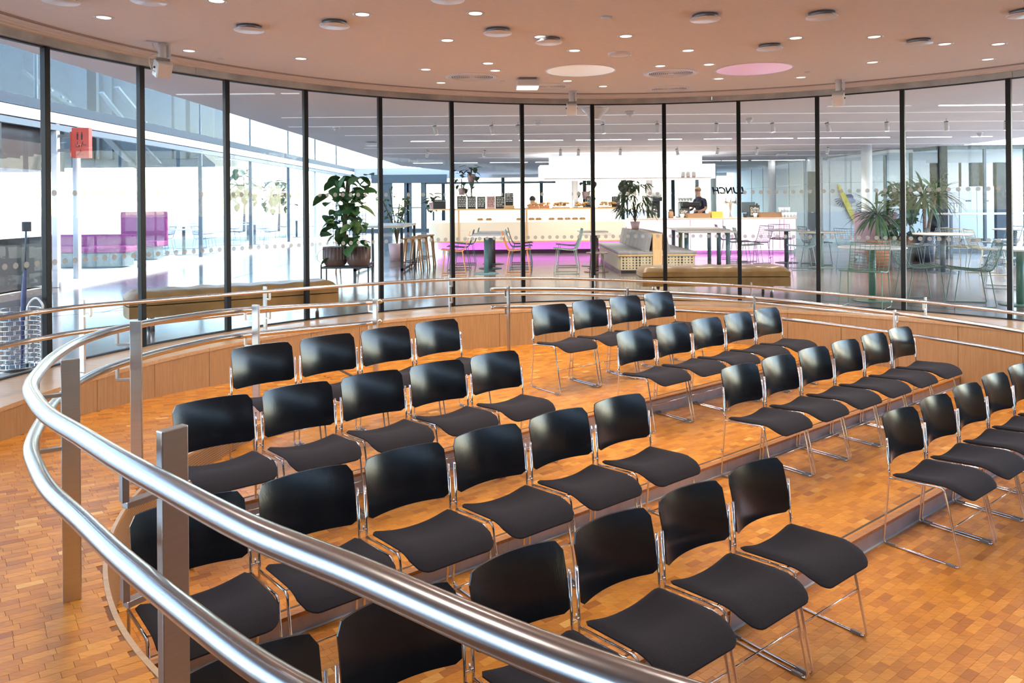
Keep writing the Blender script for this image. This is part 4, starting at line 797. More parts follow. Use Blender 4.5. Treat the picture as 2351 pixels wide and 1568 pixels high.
for k in range(6):
    a_ = 3.3 + k * .28; flat([(-.10 + r_ * math.cos(a_ + d_), -.02 + .24 + r_ * math.sin(a_ + d_)) for r_, d_ in ((.12, -.05), (.30, -.05), (.30, .05), (.12, .05))], 'mural_blue', 'stripe', -.02)
    a_ = -1.0 + k * .30; flat([(.14 + r_ * math.cos(a_ + d_), -.10 + r_ * math.sin(a_ + d_)) for r_, d_ in ((.16, -.05), (.36, -.05), (.36, .05), (.16, .05))], 'mural_blue', 'stripe', -.02)
flat([(.05 + .22 * math.cos(a_), .12 + .10 * math.sin(a_)) for a_ in np.linspace(0, 2 * PI, 16)[:-1]], 'mural_lilac', 'lilac_patch', -.015); flat([(.08 + .12 * math.cos(a_), .24 + .10 * math.sin(a_)) for a_ in np.linspace(0, 2 * PI, 16)[:-1]], 'mural_blue', 'dark_patch', -.012)
t = thing('pink_partition', 'low pink freestanding partition on castors behind the yucca', 'partition', (at(2010, 540, 17.0).x, 17.0, Z_CAFE)); MB().box((0, 0, .60), (.95, .06, .95)).build('panel', M['pinkwall'], t)
for sx in (-.42, .42): MB().tube([(sx, -.05, .07), (sx, .05, .07)], .07, 12).build('castor', M['grey_metal'], t)
for sx in (-.42, .42): MB().box((sx, 0, .12), (.04, .2, .03)).build('foot', M['grey_metal'], t)

# ================================================================== CAFE FURNITURE
# ---- leather benches beside the glass
def leather_bench(p, rz, L_, lab):
    t = thing('leather_bench', lab, 'bench', p, rz); D = .60
    def cushion(z0, z1, puff, nm, seams):
        m = MB(); nx, ny = 40, 10
        def top(s, q):
            x, y = (s - .5) * L_, (q - .5) * D; e = min(1, 9 * min(s, 1 - s) * L_ / D * .6) * min(1, 5 * min(q, 1 - q)); w = math.sin(s * PI * seams) ** 2
            rx = max(0, abs(x) - (L_ / 2 - .09)) / .09; x -= math.copysign(.03 * rx * rx * (2 * abs(q - .5)) ** 3, x)
            return (x, y, z1 - (1 - math.sqrt(max(0, e))) * puff * 1.6 - (.010 * (1 - w) + .006 * math.sin(37 * s + 5 * q) * math.sin(11 * q)) * (puff / .04))
        m.grid(top, nx, ny); m.grid(lambda s, q: (top(1 - s, q)[0], top(1 - s, q)[1], z0), nx, ny)
        for q in (0, 1): m.add([top(i / nx, q) for i in range(nx + 1)] + [(top(i / nx, q)[0], top(i / nx, q)[1], z0) for i in range(nx + 1)], [(i, i + 1, nx + 2 + i, nx + 1 + i) for i in range(nx)], True)
        for s in (0, 1): m.add([top(s, i / ny) for i in range(ny + 1)] + [(top(s, i / ny)[0], top(s, i / ny)[1], z0) for i in range(ny + 1)], [(i, i + 1, ny + 2 + i, ny + 1 + i) for i in range(ny)], True)
        m.build(nm, M['leather'], t, .012, 3)
    cushion(.16, .29, .004, 'base_cushion', 1); cushion(.295, .43, .04, 'seat_cushion', 7)
    for sx in (-1, 1):
        for sy in (-1, 1): MB().tube([(sx * (L_ / 2 - .26), sy * .2, 0), (sx * (L_ / 2 - .26), sy * .2, .17)], .022, 12).build('leg', M['steel'], t)
    return t
leather_bench((2.84, 10.72, Z_CAFE), -.03, 2.10, 'tan leather bench beyond the glass behind the right block')
leather_bench((-3.20, 8.66, Z_CAFE), .545, 2.30, 'tan leather bench beyond the glass at the left')
# ---- banquette: two seats back to back with a wood spine
bq = thing('banquette', 'grey upholstered double banquette with perforated wooden base', 'banquette', (0, 0, Z_CAFE)); y0, y1 = 14.05, 17.4; xm = 2.72
MB().box((xm, (y0 + y1) / 2, .37), (.18, y1 - y0, .74)).build('spine', M['ply'], bq, .004)
for sd in (-1, 1):
    xo = xm + sd * .74; xi = xm + sd * .09
    pn = MB().box(((xi + xo) / 2 - sd * .02, y0 + .03, .20), (abs(xo - xi) - .06, .03, .27)).build('perforated_base', M['perf'], bq)
    h_ = MB()
    for i in range(9):
        for j in range(5):
            r_ = (.017, .014, .011, .014, .018, .021, .012, .014, .017)[i]; c = Vector(((xi + xo) / 2 - sd * .02 + (i - 4) * .062, y0 + .0135, .20 + (j - 2) * .05))
            h_.add([c] + [c + Vector((r_ * math.cos(a_), 0, r_ * math.sin(a_))) for a_ in np.linspace(0, 2 * PI, 11)[:-1]], [(0, 1 + k, 1 + (k + 1) % 10) for k in range(10)])
    h_.build('hole', M['dark'], pn)
    MB().box((xo - sd * .045, (y0 + y1) / 2, .20), (.03, y1 - y0 - .1, .27)).build('side_panel', M['perf'], bq)
    MB().box(((xi + xo) / 2, (y0 + y1) / 2, .03), (abs(xo - xi) - .12, y1 - y0 - .1, .06)).build('plinth', M['darkbase'], bq)
    MB().box(((xi + xo) / 2, (y0 + y1) / 2, .345), (abs(xo - xi), y1 - y0, .025)).build('seat_board', M['ply'], bq)
    n_ = 7
    for i in range(n_):
        ya, yb_ = y0 + (y1 - y0) * i / n_, y0 + (y1 - y0) * (i + 1) / n_; yc_ = (ya + yb_) / 2
        MB().box(((xi + xo) / 2, yc_, .385), (abs(xo - xi), (y1 - y0) / n_ - .004, .055)).build('seat_pad', M['grey_leather'], bq, .014, 3)
        mt = Matrix.Translation((xi + sd * .075, yc_, .575)) @ Matrix.Rotation(sd * -.20, 4, 'Y'); MB().box((0, 0, 0), (.085, (y1 - y0) / n_ - .006, .36), 0, mt).build('back_pad', M['grey_leather'], bq, .016, 3)
# ---- tables and wire chairs
def pedestal_table(p, lab, shape='round', size=.84, top='tablewhite', leg='teal_paint', h=.72, rz=0.0, sizey=None):
    t = thing('cafe_table', lab, 'table', p, rz)
    if shape == 'round': MB().lathe([(size / 2 - .012, h - .024), (size / 2, h - .014), (size / 2, h - .004), (size / 2 - .006, h)], 40).build('table_top', M[top], t)
    else: MB().box((0, 0, h - .012), (size, sizey or size, .024)).build('table_top', M[top], t, .006)
    MB().lathe([(.045, .012), (.045, h - .024)], 18).build('column', M[leg], t); MB().lathe([(.24, 0), (.24, .008), (.20, .014), (.05, .016)], 32).build('foot_plate', M[leg], t)
    return t
for nm, c in (('teal_paint', (.13, .25, .25)), ('green_paint', (.10, .19, .14)), ('olive_paint', (.30, .32, .17)), ('sage_paint', (.26, .34, .27)), ('orange_paint', (.62, .24, .09)), ('grey_paint', (.12, .14, .15)), ('purple_paint', (.16, .09, .18)), ('brass_paint', (.36, .29, .16)), ('blue_paint', (.20, .29, .31)), ('brown_paint', (.14, .085, .07))): M[nm] = mat(nm, c, .4)
def wire_chair_meshes():
    prof = smooth_path([(0, -.23, .455), (0, -.20, .462), (0, 0, .440), (0, .15, .435), (0, .215, .475), (0, .27, .62), (0, .315, .785)], 4); n = len(prof); hw = .235
    m = MB()
    for i in range(9): x = -hw + 2 * hw * i / 8; m.tube([p + Vector((x, 0, .012 * (abs(x) / hw) ** 2)) for p in prof], .0034, 4, cap=False)
    for i in range(0, n, 1): p = prof[i]; m.tube([p + Vector((x, 0, .012 * (abs(x) / hw) ** 2)) for x in (-hw, 0, hw)], .0034, 4, cap=False)
    edge = MB()
    for s in (-1, 1): edge.tube([p + Vector((s * hw, 0, .012)) for p in prof], .0065, 6)
    for k in (0, -1): edge.tube([prof[k] + Vector((s * hw, 0, .012)) for s in (-1, 1)], .0065, 6)
    sides = []
    for s in (-1, 1): sides.append(MB().tube(fillet([(s * hw, -.16, .45), (s * (hw + .015), -.22, .008), (s * (hw + .015), .24, .008), (s * hw, .17, .45)], .02), .0065, 6))
    return [('seat_shell', m.mesh('seat_shell')), ('shell_edge', edge.mesh('shell_edge')), ('side_frame', sides[0].mesh('side_frame')), ('side_frame', sides[1].mesh('side_frame'))]
WIRE = {}
def wire_chair(p, rz, colour, lab, tint):
    if colour not in WIRE:
        WIRE[colour] = [(n, me.copy()) for n, me in WIRE_BASE]
        for n, me in WIRE[colour]: me.materials.clear(); me.materials.append(M[colour])
    t = thing('wire_chair', lab, 'chair', p, rz, 'wire mesh cafe chairs')
    for n, me in WIRE[colour]: link(n, me, None, t)
WIRE_BASE = wire_chair_meshes()
def F(u, v): p = on(u, v, Z_CAFE); return (p.x, p.y, Z_CAFE)
# tables in a row before the pastry counter
for i, (y, tp, lg) in enumerate(((14.35, 'tablewhite', 'teal_paint'), (15.45, 'tablewhite', 'grey_paint'), (16.6, 'tablewhite', 'brown_paint'))):
    pedestal_table((-.50 + .04 * i, y, Z_CAFE), 'white square cafe table before the pastry counter, %s from the front' % ORD[i], 'sq', .68, tp, lg)
for i, (x, y, rz, c, lab) in enumerate(((-1.12, 14.25, -PI / 2 + .05, 'orange_paint', 'orange wire chair left of the frontmost square table'), (.12, 14.3, PI / 2 - .05, 'orange_paint', 'orange wire chair right of the frontmost square table'), (-1.10, 15.4, -PI / 2, 'grey_paint', 'dark grey wire chair left of the second square table'), (.18, 15.45, PI / 2, 'teal_paint', 'teal wire chair right of the second square table'), (-1.05, 16.6, -PI / 2, 'teal_paint', 'teal wire chair left of the third square table'), (.22, 16.6, PI / 2, 'grey_paint', 'dark grey wire chair right of the third square table'))):
    wire_chair((x, y, Z_CAFE), rz + PI * 0, c, lab, 0)
pedestal_table((1.62, 14.5, Z_CAFE), 'pale wooden table beside the banquette', 'sq', .60, 'tablewood', 'brown_paint', .74); pedestal_table((1.70, 15.9, Z_CAFE), 'pale wooden table farther along the banquette', 'sq', .60, 'tablewood', 'grey_paint', .74)
wire_chair((1.02, 14.35, Z_CAFE), -PI / 2, 'sage_paint', 'sage green wire chair facing the banquette', 0); wire_chair((1.15, 15.75, Z_CAFE), -PI / 2, 'sage_paint', 'sage wire chair facing the farther banquette table', 0)
t = thing('side_stool', 'small round metal stool between the banquette and the chair', 'stool', (1.56, 13.85, Z_CAFE)); MB().lathe([(.20, .40), (.205, .41), (.20, .42)], 24).build('seat', M['brown_paint'], t)
for k in range(4): a_ = PI / 4 + k * PI / 2; MB().tube([(.14 * math.cos(a_), .14 * math.sin(a_), .405), (.18 * math.cos(a_), .18 * math.sin(a_), 0)], .008, 6).build('leg', M['brown_paint'], t)
MB().tube([(.165 * math.cos(a_), .165 * math.sin(a_), .12) for a_ in np.linspace(0, 2 * PI, 25)[:-1]], .006, 6, closed=True).build('foot_ring', M['brown_paint'], t)
# long tables right of the banquette
for i, (x, y, lg) in enumerate(((3.95, 15.2, 'teal_paint'), (4.12, 16.5, 'olive_paint'), (4.2, 17.6, 'grey_paint'))):
    t = thing('long_table', 'pale wooden table right of the banquette, %s from the front' % ORD[i], 'table', (x, y, Z_CAFE)); MB().box((0, 0, .73), (1.15, .72, .026)).build('table_top', M['tablewood'], t, .006)
    for sx in (-.42, .42): MB().lathe([(.045, 0), (.045, .717)], 14, (sx, 0, 0)).build('leg', M[lg if sx < 0 else 'blue_paint'], t)
for i, (x, y, rz, c) in enumerate(((4.85, 15.3, PI / 2, 'sage_paint'), (4.98, 16.5, PI / 2, 'blue_paint'), (5.1, 17.6, PI / 2, 'purple_paint'))): wire_chair((x, y, Z_CAFE), rz - .15, c, 'wire chair at the right end of the %s table right of the banquette' % ORD[i], 0)
# round tables at the right
TR = [((1806, 603), 'round white table before the bar with purple chairs', .95, 'tablewhite', 'grey_paint'), ((1886, 614), 'round pale table left of the wide mullion with blue chairs', .90, 'tablewood', 'sage_paint'), ((2003, 690), 'large round table nearest the glass with green chairs', .84, 'tablewhite', 'green_paint'), ((2165, 626), 'round table below the second yucca', 1.0, 'tablewood', 'grey_paint'), ((2343, 700), 'round table at the right picture edge', .84, 'tablewhite', 'green_paint'), ((2330, 605), 'small round table far right near the vestibule', .80, 'tablewhite', 'grey_paint')]
for (u, v), lab, sz, tp, lg in TR: pedestal_table(F(u, v), lab, 'round', sz, tp, lg)
CH = [((1775, 603), -PI / 2 + .3, 'purple_paint', 'purple wire chair left of the round table before the bar'), ((1795, 592), 2.6, 'purple_paint', 'purple wire chair behind the round table before the bar'), ((1842, 605), PI / 2, 'grey_paint', 'dark wire chair right of the round table before the bar'), ((1842, 618), -PI / 2 - .2, 'blue_paint', 'blue wire chair left of the round pale table'), ((1925, 616), PI / 2 + .5, 'blue_paint', 'pale blue wire chair right of the round pale table'),
      ((1985, 706), -PI / 2 + .9, 'green_paint', 'green wire chair in front of the nearest round table'), ((2100, 690), PI / 2 - .15, 'green_paint', 'green wire chair right of the nearest round table'), ((2095, 620), -PI / 2 - .4, 'grey_paint', 'grey wire chair left of the table below the yucca'), ((2128, 615), -2.6, 'grey_paint', 'grey wire chair behind the table below the yucca'), ((2205, 622), PI / 2 + .3, 'brass_paint', 'brass wire chair right of the table below the yucca'), ((2235, 628), PI / 2 - .2, 'brass_paint', 'second brass wire chair right of the table below the yucca'),
      ((2262, 700), -PI / 2 - .35, 'green_paint', 'green wire chair left of the table at the right edge'), ((2295, 610), -PI / 2, 'blue_paint', 'blue wire chair left of the far right table'), ((2300, 660), -2.2, 'blue_paint', 'blue green wire chair behind the table at the right edge')]
TI = [0, 0, 0, 1, 1, 2, 2, 3, 3, 3, 3, 4, 5, 4]
for (uv, rz, c, lab), k in zip(CH, TI):
    tp_ = Vector(F(*TR[k][0])); d = Vector(F(*uv)) - tp_; d.z = 0; need = TR[k][2] / 2 + .20
    if d.length < need: d = d.normalized() * need
    wire_chair(tp_ + d, rz, c, lab, 0)
t = thing('high_table', 'long white standing table inside the glass vestibule corner', 'table', (11.0, 17.6, Z_CAFE)); MB().box((.4, 0, 1.0), (2.6, .6, .04)).build('table_top', M['tablewhite'], t, .006)
for sx in (-.85, 1.6):
    for sy in (-.25, .25): MB().box((sx, sy, .49), (.05, .05, .98)).build('leg', M['frame'], t)
t = thing('candle_lantern', 'black framed glass lantern with a candle on the standing table', 'lantern', (at(2194, 495, 17.6).x, 17.6, Z_CAFE + 1.02)); fr_ = MB()
for sx in (-.08, .08):
    for sy in (-.08, .08): fr_.tube([(sx, sy, 0), (sx, sy, .24)], .006, 4)
for z_ in (.006, .236):
    for a_, b_ in (((-.08, -.08), (.08, -.08)), ((.08, -.08), (.08, .08)), ((.08, .08), (-.08, .08)), ((-.08, .08), (-.08, -.08))): fr_.tube([(*a_, z_), (*b_, z_)], .006, 4)
fr_.build('frame', M['black_wire'], t); MB().lathe([(.03, .01), (.03, .13)], 12).build('candle', M['cup'], t)
# ---- high table with stools behind the big planter
ht = thing('high_table', 'narrow high table with pale top behind the planter', 'table', (-2.62, 15.6, Z_CAFE)); MB().box((0, 0, .90), (1.0, 2.0, .045)).build('table_top', M['tablewood'], ht, .006)
for sx in (-.46, .46):
    for sy in (-.95, .95): MB().box((sx, sy, .44), (.05, .05, .88)).build('leg', M['black_wire'], ht)
for sx in (-.46, .46): MB().box((sx, 0, .06), (.05, 1.95, .05)).build('base_rail', M['black_wire'], ht)
for i, (x, y) in enumerate(((-1.98, 14.9), (-1.93, 15.6), (-1.88, 16.3), (-3.3, 15.0))):
    t = thing('bar_stool', 'wooden bar stool at the high table, %s' % ('nearest on its right side', 'middle one on its right side', 'farthest on its right side', 'on its left behind the planter')[i], 'stool', (x, y, Z_CAFE)); MB().box((0, 0, .655), (.34, .34, .03)).build('seat', M['stoolwood'], t, .012, 3)
    for sx in (-1, 1):
        for sy in (-1, 1): MB().tube([(sx * .13, sy * .13, .645), (sx * .19, sy * .19, 0)], [.020, .014], 8).build('leg', M['stoolwood'], t)
    for sy in (-1, 1): MB().tube([(-.172, sy * .172, .2), (.172, sy * .172, .2)], .009, 6).build('footrest', M['black_wire'], t)
# ---- wire basket with umbrella, restroom sign, magenta benches outside
wbk = thing('wire_basket', 'silver wire mesh umbrella basket outside the leftmost pane', 'basket', (-4.13, 6.25, Z_CAFE)); hs = .50; rb = .165
ring = MB()
for k in range(13): z_ = .02 + (hs - .03) * k / 12; ring.tube([(rb * math.cos(a_), rb * math.sin(a_), z_) for a_ in np.linspace(0, 2 * PI, 29)[:-1]], .003 if k not in (0, 12) else .005, 4, closed=True)
ring.build('wire_rings', M['chrome'], wbk); vw = MB()
for k in range(12):
    for i in range(14): a_ = 2 * PI * (i + .5 * (k % 2)) / 14; z_ = .02 + (hs - .03) * k / 12; vw.tube([(rb * math.cos(a_), rb * math.sin(a_), z_), (rb * math.cos(a_), rb * math.sin(a_), z_ + (hs - .03) / 12)], .003, 4, cap=False)
vw.build('wire_links', M['chrome'], wbk); MB().lathe([(.01, .012), (rb, .016)], 28).build('base_plate', M['chrome'], wbk)
um = thing('umbrella', 'blue and white folded umbrella standing in the wire basket', 'umbrella', (-4.09, 6.24, Z_CAFE + .02)); MB().tube([(0, 0, 0), (.02, 0, .55), (.035, 0, .80)], [.008, .022, .014], 8).build('canopy', M['mural_blue'], um); MB().tube([(.035, 0, .80), (.045, 0, 1.12)], .007, 8).build('shaft', M['frame'], um); MB().box((.05, 0, 1.16), (.06, .03, .08)).build('handle', M['dark'], um)
um2 = thing('walking_cane', 'pale cane with curved handle hooked over the wire basket', 'cane', (-4.02, 6.2, Z_CAFE + .02)); MB().tube(smooth_path([(0, 0, .02), (.0, 0, .40), (.02, 0, .52), (.08, 0, .57), (.13, 0, .52), (.135, 0, .48)]), .009, 8).build('shaft', M['cup'], um2); MB().lathe([(.011, 0), (.011, .03)], 8).build('ferrule', M['dark'], um2)
Yg = 12.45; sg = thing('restroom_sign', 'orange red hanging sign with restroom and cloakroom symbols', 'sign', at(185, 328, Yg))
MB().box((0, .04, 0), (.285, .10, .50)).build('panel', M['red'], sg, .004); MB().box((-.165, .05, -.02), (.06, .04, .42)).build('side_panel', M['red'], sg); MB().box((-.30, .05, .12), (.40, .03, .05)).build('arm', M['grey_metal'], sg); MB().box((-.30, .05, -.12), (.40, .03, .05)).build('arm', M['grey_metal'], sg)
ic = lambda: MB()
def icon(m_, nm): return m_.build(nm, M['ink'], sg)
def disc(m_, x, z, r): m_.add([(x, -.012, z)] + [(x + r * math.cos(a_), -.012, z + r * math.sin(a_)) for a_ in np.linspace(0, 2 * PI, 13)[:-1]], [(0, 1 + k, 1 + (k + 1) % 12) for k in range(12)])
m_ = ic(); disc(m_, -.045, .165, .011); m_.box((-.045, -.013, .125), (.028, .003, .05)); m_.box((-.052, -.013, .075), (.009, .003, .05)); m_.box((-.038, -.013, .075), (.009, .003, .05)); icon(m_, 'man_symbol')
m_ = ic(); disc(m_, .028, .165, .011); m_.add([(.018, -.013, .15), (.038, -.013, .15), (.046, -.013, .10), (.010, -.013, .10)], [(0, 1, 2, 3)]); m_.box((.021, -.013, .075), (.009, .003, .05)); m_.box((.035, -.013, .075), (.009, .003, .05)); icon(m_, 'woman_symbol')
m_ = ic(); disc(m_, -.045, .015, .009); m_.tube([(-.045 + .026 * math.cos(a_), -.013, -.045 + .026 * math.sin(a_)) for a_ in np.linspace(2.2, 6.9, 14)], .004, 4); m_.tube([(-.045, -.013, .0), (-.043, -.013, -.035), (-.015, -.013, -.04), (-.01, -.013, -.07)], .004, 4); icon(m_, 'wheelchair_symbol')
m_ = ic(); disc(m_, .042, .012, .009); m_.tube([(.038, -.013, 0), (.024, -.013, -.03), (.02, -.013, -.07)], .005, 4); m_.tube([(.036, -.013, -.01), (.06, -.013, -.025)], .004, 4); m_.box((.075, -.013, -.038), (.05, .003, .012)); icon(m_, 'baby_change_symbol')
m_ = ic(); m_.tube([(-.055, -.013, -.20), (.055, -.013, -.20), (0, -.013, -.155), (-.055, -.013, -.20)], .004, 4); m_.tube([(0, -.013, -.155), (.002, -.013, -.14), (.012, -.013, -.128), (.002, -.013, -.115), (-.010, -.013, -.122)], .004, 4); icon(m_, 'hanger_symbol')
for i, (x, y, l_) in enumerate(((-10.2, 17.0, 3.2), (-9.6, 19.3, 1.2))):
    t = thing('magenta_bench', ('long magenta upholstered bench beyond the left facade', 'short magenta bench with a high back beyond the left facade')[i], 'bench', (x, y, Z_CAFE)); MB().box((0, 0, .38), (l_, .6, .14)).build('seat', M['magenta'], t, .03); MB().box((0, .28, .75 if i else .55), (l_, .12, .9 if i else .3)).build('back', M['magenta'], t, .03); MB().box((0, 0, .15), (l_ - .2, .5, .3)).build('base', M['frame'], t)

# ================================================================== PLANTS
def leaf_mesh(L_, w, droop, n=6, fold=.15, heart=False):
    m = MB(); vs = []
    for i in range(n + 1):
        t = i / n; ww = w * (math.sin(PI * min(1, t * (1.0 if not heart else .92) + (.0 if not heart else .08))) ** (.75 if heart else .9)) if 0 < i < n else (w * .25 if (heart and i == 0) else w * .04)
        y = L_ * t; z = -droop * L_ * t * t
        vs += [(-ww / 2, y, z + fold * ww), (0, y, z), (ww / 2, y, z + fold * ww)]
    m.add(vs, [(i * 3 + k, i * 3 + k + 1, i * 3 + k + 4, i * 3 + k + 3) for i in range(n) for k in (0, 1)], True); return m.mesh('leaf')
def place_leaf(me, parent, p, az, el, sc=1.0, roll=0.0):
    o = link('leaf', me, None, parent); o.matrix_local = Matrix.Translation(p) @ Matrix.Rotation(az, 4, 'Z') @ Matrix.Rotation(el, 4, 'X') @ Matrix.Rotation(roll, 4, 'Y') @ Matrix.Scale(sc, 4); return o
def lm(me, m_): c = me.copy(); c.materials.clear(); c.materials.append(m_); return c
HEART = leaf_mesh(.22, .17, .25, heart=True); BLADE = leaf_mesh(.55, .042, .45, 7, .2); FAN = leaf_mesh(.26, .035, .35, 5, .2); SMALL = leaf_mesh(.07, .04, .2, 4)
rnd = random.Random(11)
# big planter: two ribbed pots on a stand with a moss-pole climber
pt = thing('climber_planter', 'twin ribbed brown pots on a black stand holding a big leafy climber', 'plant', F(797, 648))
px = .20
for sx in (-1, 1):
    ptm = MB(); n_ = 40
    prof = [(.15, .28), (.19, .33), (.205, .42), (.205, .62), (.19, .62)]
    for i in range(len(prof)): pass
    ptm.lathe(prof, 40, (sx * px, 0, 0)); ptm.build('pot', M['brownpot'], pt)
    rb_ = MB()
    for k in range(22): a_ = 2 * PI * k / 22; rb_.bar((sx * px + .205 * math.cos(a_), .205 * math.sin(a_), .40), (sx * px + .205 * math.cos(a_), .205 * math.sin(a_), .615), .016, .012)
    rb_.build('pot_ribs', M['brownpot'], pt); MB().lathe([(.001, .60), (.19, .60)], 24, (sx * px, 0, 0), cap=False).build('soil', M['soil'], pt)
for sx in (-.40, .40):
    for sy in (-.18, .18): MB().box((sx, sy, .14), (.022, .022, .36 if sy < 0 else .28)).build('stand_leg', M['black_wire'], pt)
for sy in (-.18, .18): MB().box((0, sy, .265), (.82, .022, .03)).build('stand_rail', M['black_wire'], pt)
for sx in (-.40, .40): MB().box((sx, 0, .265), (.022, .38, .03)).build('stand_rail', M['black_wire'], pt)
tr_ = MB()
for k in range(12): x = -.30 + k * .62 / 11; tr_.tube([(x, .05, .6), (x, .05, 1.62)], .004, 4)
for k in range(16): z_ = .62 + k * .066; tr_.tube([(-.30, .05, z_), (.32, .05, z_)], .004, 4)
tr_.build('trellis', M['black_wire'], pt); MB().tube([(-.06, 0, .58), (-.02, 0, 1.2), (.04, 0, 1.78)], .04, 10).build('moss_pole', M['stem'], pt)
H1, H2 = lm(HEART, M['leaf']), lm(HEART, M['leaf3'])
for k in range(110):
    t_ = k / 110; z_ = .62 + 1.22 * rnd.random() ** .85; wdt = .34 * (1 - .25 * abs(z_ - 1.35)); x = rnd.uniform(-wdt, wdt) + (.06 if z_ > 1.4 else -.02); y = rnd.uniform(-.22, .12)
    place_leaf(H2 if (rnd.random() < .16 and .9 < z_ < 1.45) else H1, pt, (x, y, z_), rnd.uniform(-PI, PI), rnd.uniform(-.9, .35), rnd.uniform(.55, 1.25), rnd.uniform(-.6, .6))
for (x, z_, a_, s_) in ((-.44, 1.50, 1.4, 1.5), (.42, 1.30, -1.3, 1.5), (.12, 1.80, -1.0, 1.3), (-.24, 1.72, 1.2, 1.2), (.20, .62, 3.0, 1.3), (-.40, .42, 1.6, .9), (-.36, .95, 1.5, 1.1), (.40, .70, -1.6, 1.0)): place_leaf(H2 if z_ == 1.30 else H1, pt, (x * .6, -.16, z_), a_, -.35, s_, .3)
MB().tube(smooth_path([(-.25, -.1, .62), (-.42, -.2, .55), (-.46, -.2, .42), (-.40, -.22, .36)]), .005, 5).build('trailing_stem', M['stem'], pt)
# small tree and fern on the high table end
t = thing('potted_tree', 'small twiggy tree in a pale pot behind the high table', 'plant', (-2.75, 17.9, Z_CAFE)); MB().lathe([(.16, 0), (.21, .40), (.19, .40)], 20).build('pot', M['pinkpot'], t); MB().lathe([(.001, .38), (.19, .38)], 16, cap=False).build('soil', M['soil'], t)
SL_ = lm(SMALL, M['leaf3'])
for k in range(7):
    a_ = rnd.uniform(0, 6.28); tip = Vector((.55 * math.cos(a_) * rnd.uniform(.4, 1), .4 * math.sin(a_), rnd.uniform(1.3, 1.85))); MB().tube(smooth_path([(0, 0, .38), (tip.x * .25, tip.y * .25, .85), tuple(tip)]), [.016] * 11 + [.012] * 9 + [.004], 6).build('branch', M['stem'], t)
    for j in range(20): f = rnd.uniform(.4, 1.02); place_leaf(SL_, t, (tip.x * f ** 1.5 + rnd.uniform(-.10, .10), tip.y * f ** 1.5 + rnd.uniform(-.1, .1), .38 + (tip.z - .38) * f + rnd.uniform(-.08, .08)), rnd.uniform(0, 6.28), rnd.uniform(-.8, .5), rnd.uniform(1.2, 2.2))
# fan palm on the banquette spine
t = thing('potted_fan_palm', 'grey green fan palm in a pink pot on the banquette', 'plant', (2.72, 16.6, Z_CAFE + .742)); MB().lathe([(.075, 0), (.11, .17), (.10, .17)], 20).build('pot', M['pinkpot'], t); MB().lathe([(.001, .16), (.10, .16)], 16, cap=False).build('soil', M['soil'], t)
FL = lm(FAN, M['leaf2'])
for k in range(30):
    a_ = rnd.uniform(0, 6.28); h_ = rnd.uniform(.22, .95); r_ = rnd.uniform(.12, .33) * (1.2 - .5 * h_); tip = Vector((r_ * math.cos(a_), r_ * math.sin(a_), .16 + h_)); MB().tube(smooth_path([(0, 0, .15), (tip.x * .3, tip.y * .3, .16 + h_ * .6), tuple(tip)]), .005, 5).build('stalk', M['stem'], t)
    for j in range(7): place_leaf(FL, t, tip, a_ - PI / 2 + (j - 3) * .42, rnd.uniform(-.6, .1), rnd.uniform(.9, 1.35))
# yuccas and ficus at the right
def yucca(p, h, heads, potm, lab, pot_r=.17, pot_h=.42, sc=1.0):
    t = thing('potted_yucca', lab, 'plant', p); MB().lathe([(pot_r * .85, 0), (pot_r, pot_h * .5), (pot_r, pot_h), (pot_r * .9, pot_h)], 24).build('pot', M[potm], t); MB().lathe([(.001, pot_h - .02), (pot_r * .9, pot_h - .02)], 16, cap=False).build('soil', M['soil'], t)
    if potm == 'terracotta':
        rb_ = MB()
        for k in range(26): a_ = 2 * PI * k / 26; rb_.bar((pot_r * math.cos(a_), pot_r * math.sin(a_), pot_h * .5), (pot_r * math.cos(a_), pot_r * math.sin(a_), pot_h * .97), .012, .010)
        rb_.build('pot_ribs', M[potm], t)
    Y_ = lm(BLADE, M['leaf'])
    for dx, dz, n_ in heads:
        MB().tube(smooth_path([(dx * .2, 0, pot_h - .04), (dx * .5, 0, h * .7), (dx, 0, h + dz)]), [.035] * 11 + [.03] * 9 + [.025], 10).build('trunk', M['trunk'], t)
        for k in range(n_): place_leaf(Y_, t, (dx, 0, h + dz + rnd.uniform(-.10, .08)), 2 * PI * k * .381 , 1.25 - 2.0 * rnd.random() ** .9, sc * rnd.uniform(.85, 1.3))
yucca(F(2016, 612), 1.05, [(-.02, .0, 84)], 'terracotta', 'yucca with a single crown in a ribbed terracotta pot', .22, .52)
yucca(F(2125, 600), 1.42, [(-.04, .0, 60), (.24, .02, 52)], 'bluepot', 'taller yucca with two crowns in a dark blue pot', .19, .62)
t = thing('potted_ficus', 'dense dark green climbing plant in orange pots between the yuccas', 'plant', F(2068, 598)); 
for sx in (-.10, .24): MB().box((sx, 0, .42), (.32, .3, .24)).build('pot', M['terracotta'], t, .02); 
MB().box((.07, 0, .15), (.7, .34, .3)).build('trolley', M['darkbase'], t); MB().tube([(0, 0, .5), (.02, 0, 1.7)], .03, 8).build('stem', M['stem'], t)
FH = lm(HEART, M['leaf']); FD = lm(HEART, M['leaf2'])
for k in range(190): z_ = rnd.uniform(.5, 1.75); place_leaf(FH if rnd.random() < .7 else FD, t, (rnd.uniform(-.34, .34) * (1.15 - .25 * z_ / 1.75), rnd.uniform(-.28, .2), z_), rnd.uniform(-PI, PI), rnd.uniform(-1.0, .2), rnd.uniform(.55, 1.05), rnd.uniform(-.6, .6))
